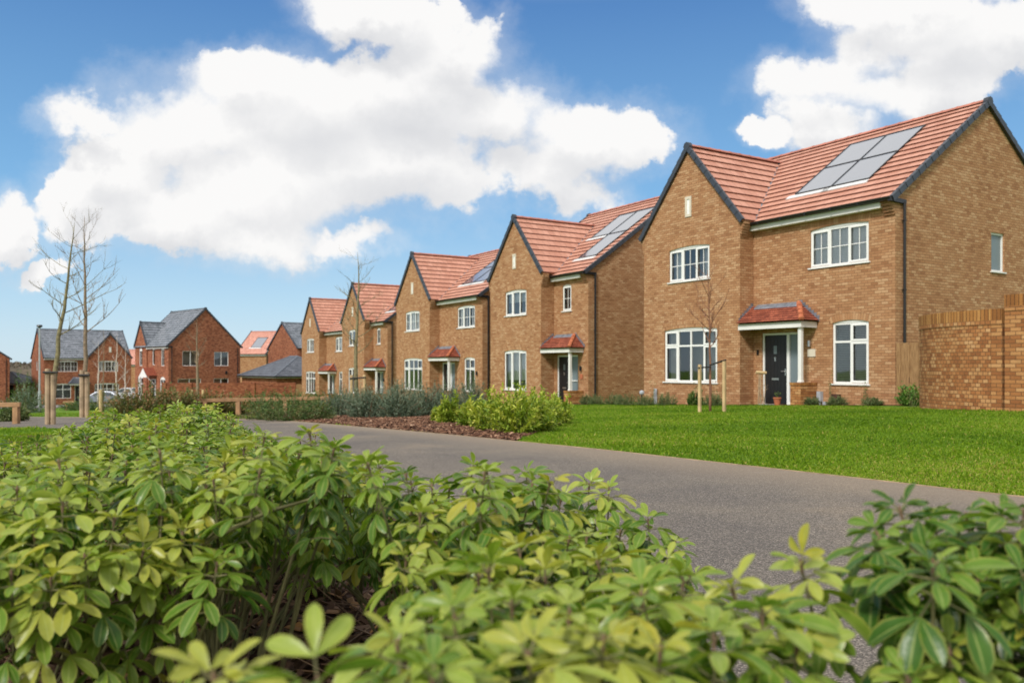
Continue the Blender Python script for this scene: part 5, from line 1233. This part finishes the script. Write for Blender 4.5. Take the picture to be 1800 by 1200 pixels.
# ================================================================== STREET FURNITURE
def rail(label, A, B, posts, zoff=.44, m='rail'):
    R0 = thing('knee_rail', label, 'fence', (0,0,0)); A, B = V((*A,0)), V((*B,0)); d = (B-A).normalized(); nr = V((d.y,-d.x,0))
    a, b = ground(A.x, A.y, zoff), ground(B.x, B.y, zoff); r_b = MB(); r_b.obox(a-nr*.05, b-a, nr*.1, V((0,0,.10))); r_b.build('rail', M[m], R0, bevel=.008)
    for f in posts:
        p = A.lerp(B, f); q = MB(); z = gz(p.x, p.y); q.box((p.x-.06, p.y-.05, z-.1), (p.x+.06, p.y+.07, z+zoff-.003)); q.build('post', M[m], R0, bevel=.008)
rail('timber knee rail with one post at the left edge', (-14.4,18.4), (-11.32,19.0), (.02,.97), .40)
rail('long timber knee rail behind the mottled hedge', (-10.4,23.0), (-5.4,24.6), (.02,.33,.5,.75,.98), .40)
rail('short dark timber bench-like rail in front of the far red house', ((112-900)/F*44,44), ((146-900)/F*44,43.2), (.25,.75), .38)
yl = 43.0; xl = (69.5-900)/F*yl; g0 = gz(xl, yl); lp = thing('street_lamp', 'slender grey street lamp post in front of the far red house', 'street lamp', (xl, yl, g0))
b = MB(); b.tube([(0,0,-.2), (0,0,1.0), (0,0,1.02), (0,0,4.35)], [.075,.075,.05,.035], 10); b.build('pole', M['lamp'], lp)
b = MB(); b.tube([(0,0,4.32), (0,0,4.40), (0,0,4.48)], [.05,.15,.12], 10); b.build('lamp_head', M['verge'], lp)
def car(label, loc, rz, m):
    C0 = thing('parked_car', label, 'car', loc, rz); b = MB(); hw = .86
    prof = [(-2.1,.35),(-2.12,.62),(-2.0,.80),(-1.15,.92),(-.55,1.36),(.2,1.45),(1.1,1.38),(1.75,1.0),(2.08,.92),(2.12,.45),(2.05,.32)]
    sec = lambda z: hw*(1 if z < .95 else 1-.30*(z-.95)/.5)
    for (x0, z0), (x1, z1) in zip(prof, prof[1:]): b.face([(x0,-sec(z0),z0), (x0,sec(z0),z0), (x1,sec(z1),z1), (x1,-sec(z1),z1)])
    b.face([(prof[0][0],-hw,.35), (prof[-1][0],-hw,.32), (prof[-1][0],hw,.32), (prof[0][0],hw,.35)])
    for s in (-1, 1):
        f = [(x, s*sec(z), z) for x, z in prof]; b.face(f if s < 0 else f[::-1])
    b.build('body', M[m], C0)
    w = MB()
    for s in (-1, 1):
        for pr_ in ([(-.98,.96),(-.48,1.30),(.12,1.37),(.12,.96)], [(.18,.96),(.18,1.37),(.98,1.30),(1.5,1.0),(1.4,.96)]):
            w.face([(x, s*(sec(z)+.012), z) for x, z in (pr_ if s > 0 else pr_[::-1])])
    w.face([(-1.12,-.7,.955), (-1.12,.7,.955), (-.6,.64,1.345), (-.6,-.64,1.345)][::-1]); w.face([(1.16,-.62,1.385),(1.16,.62,1.385),(1.72,.7,1.03),(1.72,-.7,1.03)]); w.build('windows', M['carglass'], C0)
    for sx_ in (-1.3, 1.3):
        for sy in (-1, 1):
            t = MB(); t.tube([(sx_, sy*.68, .31), (sx_, sy*.88, .31)], .31, 16); wh = t.build('wheel', M['tyre'], C0); t2 = MB(); t2.tube([(sx_, sy*.881, .31), (sx_, sy*.89, .31)], .19, 10); t2.build('rim', M['metal'], wh)
    for sy in (-1, 1):
        t = MB(); t.box((-2.115, sy*.62-.15, .62), (-2.0, sy*.62+.15, .76)); t.build('headlight', M['metal'], C0)
    return C0
xc = (181-900)/F*88; car('silver car parked in front of the grey-roofed red house', (xc, 88, gz(xc,88)), R_(6), 'carpaint')
xc = (228-900)/F*88; car('white car parked between the two red houses', (xc, 88, gz(xc,88)+.3), R_(-30), 'carwhite')
# bollard light and marker post at the left corner of the nearest house
bx, by = locC1(8.75, -1.0); g0 = gz(bx, by); bl = thing('bollard_light', 'small garden light on a black stem at the left corner of the nearest house', 'garden light', (bx, by, g0))
b = MB(); b.tube([(0,0,-.1), (0,0,.36)], .022, 8); b.build('stem', M['black'], bl); b = MB(); b.tube([(0,0,.36), (0,0,.40), (0,0,.46), (0,0,.50)], [.06,.085,.08,.04], 12); b.build('lamp_head', M['greymetal'], bl)
bx, by = locC1(8.45, -.66); b = MB(); b.box((bx-.05, by-.04, gz(bx,by)-.1), (bx+.05, by+.06, gz(bx,by)+.55)); b.box((bx-.035,by-.052,gz(bx,by)+.34),(bx+.035,by-.0405,gz(bx,by)+.5)); tag(b.build('service_post', M['greymetal']), 'grey service post beside the small garden light', 'post')
# log ornament, flower pot at the front door
bx, by = locC1(3.75, -.75); z0 = gz(bx, by)+.05; lo_ = thing('log_ornament', 'rustic log and twig ornament in front of the black door', 'ornament', (bx, by, z0))
b = MB(); b.tube([(-.16,0,.92), (.14,.0,.90)], .045, 8); b.build('log', M['stake'], lo_)
b = MB(); rq = random.Random(4)
for (x, xx) in ((-.07,-.10), (-.02,.0), (.05,.06), (.10,.08), (-.04,-.02)): b.tube([(xx, rq.uniform(-.05,.05), -.1), (x+rq.uniform(-.02,.02), 0, .45), (x, 0, .90)], [.016,.013,.010], 5)
for _ in range(9): x = rq.uniform(-.1,.1); z = rq.uniform(.1,.6); s = rq.choice((-1,1)); b.tube([(x,0,z), (x+s*rq.uniform(.08,.18), rq.uniform(-.05,.05), z+rq.uniform(.05,.16))], [.006,.002], 4, cap=False)
b.build('legs', M['stake_old'], lo_)
bx, by = locC1(3.25, -.66); z0 = gz(bx, by)+.02; fp = thing('flower_pot', 'small terracotta flower pot beside the porch wall', 'plant pot', (bx, by, z0))
b = MB(); b.tube([(0,0,-.04), (0,0,.17), (0,0,.171), (0,0,.21)], [.075,.105,.12,.12], 14); b.build('pot', M['terracotta'], fp)
k = 40; Bq = rng.normal(0,.05,(k,3))+[0,0,.27]; T = np.zeros((k,3)); T[:,0] = rng.random(k); ln = rng.uniform(.03,.07,k); v, q, t = leaves(Bq, norm(rng.normal(0,1,(k,3))+[0,0,.6]), norm(rng.normal(0,1,(k,3))), ln, ln*.4, T, 0, .2); leaf_mesh('foliage', v, q, t, M['hedge'], fp)

# ================================================================== GRASS
def grass(name, label, sampler, n, h, seed, wid=.0035):
    r = np.random.default_rng(seed); P = sampler(r, n); n = len(P); P = np.concatenate([P, np.array([gz(x, y) for x, y in P])[:, None]-.004], 1)
    a = r.uniform(0, 6.283, n); side = np.stack([np.cos(a), np.sin(a), np.zeros(n)], 1); lean = norm(np.stack([r.normal(0,.55,n), r.normal(0,.55,n), np.ones(n)], 1))
    patch = np.sin(P[:,0]*.9+np.sin(P[:,1]*.7)*1.5)+np.sin(P[:,1]*1.7-P[:,0]*.6)*.7+np.sin(P[:,0]*4.3+P[:,1]*3.1)*.4; clump = .75+.5*np.sin(P[:,0]*3.1+np.sin(P[:,1]*2.3)*2)*np.sin(P[:,1]*2.7+P[:,0]); dist = np.hypot(P[:,0], P[:,1]); w_ = wid*np.clip(dist/6, 1, 3.2)
    hh = r.uniform(.6,1.3,n)*h*np.clip(clump,.55,1.25)
    v0 = P-side*w_[:,None]; v1 = P+side*w_[:,None]; v2 = P+lean*(hh*.6)[:,None]+side*(w_*.6)[:,None]; v3 = P+norm(lean+r.normal(0,.3,(n,3)))*hh[:,None]
    vs = np.stack([v0,v1,v2,v3],1); q = np.array([[0,1,2,3]])[None]+(np.arange(n)*4)[:,None,None]; t = np.zeros((n,4,3)); big = .5+.25*np.sin(P[:,0]*1.3+1)*np.sin(P[:,1]*.9)
    tt = np.clip(r.normal(.45,.2,n)+.3*(big-.5)+.12*patch+(r.random(n)<.03)*.5,0,1); t[:,:,0] = tt[:,None]
    return tag(leaf_mesh(name, vs.reshape(-1,3), q.reshape(-1,4), t.reshape(-1,3), M['blade']), label, 'grass', kind='stuff')
FEr = resample(FE, 200)
def in_lawn(x, y):        # right/beyond the path edge
    return True
fx_ = np.array([p.x for p in FEr]); fy_ = np.array([p.y for p in FEr])
bfx = np.array([p.x for p in bf]); bbx = np.array([[p.x, p.y] for p in bb])
def lawn_sampler(r, n):
    # density falls with distance: sample distance ~ 1/y
    y = 1.6*np.exp(r.random(n*3)*math.log(30/1.6)); xr = y*(r.uniform(-.30,1.25,n*3)); o = np.argsort(fy_)
    ex = np.interp(y, fy_[o], fx_[o]); ok = xr > ex+.03
    s = .527*(9.9-xr)+.85*(y-21.3); d = (xr-9.9)*.85+(y-21.3)*.527; ok &= d < np.where(s > 11, .3, -.7)
    ok &= ~((xr > 8.8) & (y > 15.2)& (d>-2.3))
    # keep the mulch bed bare: between its front and back edges
    bed = np.array([[p.x, p.y] for p in bf]+[[p.x, p.y] for p in bb[::-1]])
    inside = np.zeros(len(y), bool); j = len(bed)-1
    for i in range(len(bed)):
        c = ((bed[i,1] > y) != (bed[j,1] > y)); xi = (bed[j,0]-bed[i,0])*(y-bed[i,1])/(bed[j,1]-bed[i,1]+1e-9)+bed[i,0]; inside ^= c & (xr < xi); j = i
    ok &= ~inside
    return np.stack([xr, y], 1)[ok][:n]
grass('lawn_grass', 'bright green mown grass of the front lawn', lawn_sampler, 620000, .042, 21, wid=.0024)
def left_sampler(r, n):
    y = 4.0*np.exp(r.random(n*3)*math.log(34/4.0)); x = y*r.uniform(-.66,-.30,n*3); o = np.argsort(fy_)
    nex = np.interp(y, [p.y for p in NE], [p.x for p in NE]); ok = x < nex-1.6
    far = np.interp(x, fx_[np.argsort(fx_)], fy_[np.argsort(fx_)]); near = np.interp(x, [p.x for p in NE][::-1], [p.y for p in NE][::-1]); ok = (y < near-.1) & (x < -2.2) | (y > far+.15) & (x < -5)
    return np.stack([x, y], 1)[ok][:n]
grass('left_grass', 'green grass either side of the path beyond the near shrubs', left_sampler, 60000, .05, 22)
# far wooded hill
hm = MB(); rq = np.random.default_rng(2); N = 60; prof = [at(-260+i*14, 0, 420).x for i in range(N)]
hill_v = []; 
for j, (yy_, hf) in enumerate([(400,0),(410,.55),(425,.9),(445,1.0),(480,.6)]):
    for i in range(N):
        px = -260+i*14; topz = CZ+(HY-(637+1.5*math.sin(px*.02)+max(0,(px-70))*.02))/F*445; b0 = -4.3
        hill_v.append(((px-900)/F*yy_*1.0, yy_+rq.normal(0,1), b0+(topz-b0)*hf+rq.normal(0,.25)*(hf > .3)))
hill_f = [(j*N+i, j*N+i+1, (j+1)*N+i+1, (j+1)*N+i) for j in range(4) for i in range(N-1)]
me = bpy.data.meshes.new('hill'); me.from_pydata(hill_v, [], hill_f); me.materials.append(M['hill']); ho = bpy.data.objects.new('hill', me); COL.objects.link(ho); tag(ho, 'low brown wooded hill on the horizon at the left', 'hill', kind='structure')
B = []
for _ in range(9000): B.append(((rq.uniform(-260,560)-900)/F*430, 430+rq.uniform(-18,14), rq.uniform(-3.5,2.6)))
B = np.array(B); k = len(B); T = np.zeros((k,3)); T[:,0] = rq.random(k)*.8; ln = rq.uniform(.8,1.8,k)
M['wood'] = leaf('bare_wood_haze', [(0,(.07,.058,.045)), (.6,(.13,.105,.075)), (1,(.20,.16,.11))], .9, 0)
v, q, t = leaves(B, norm(rq.normal(0,.35,(k,3))+[0,0,1]), norm(rq.normal(0,1,(k,3))+[0,-1,0]), ln, ln*.6, T, 0, .1); tag(leaf_mesh('far_woodland', v, q, t, M['wood']), 'brown leafless woodland on the far hill', 'woodland', kind='stuff')
for o in list(bpy.data.objects):
    if '_' in o.keys(): del o['_']
for m in bpy.data.materials:
    if '_' in m.keys(): del m['_']
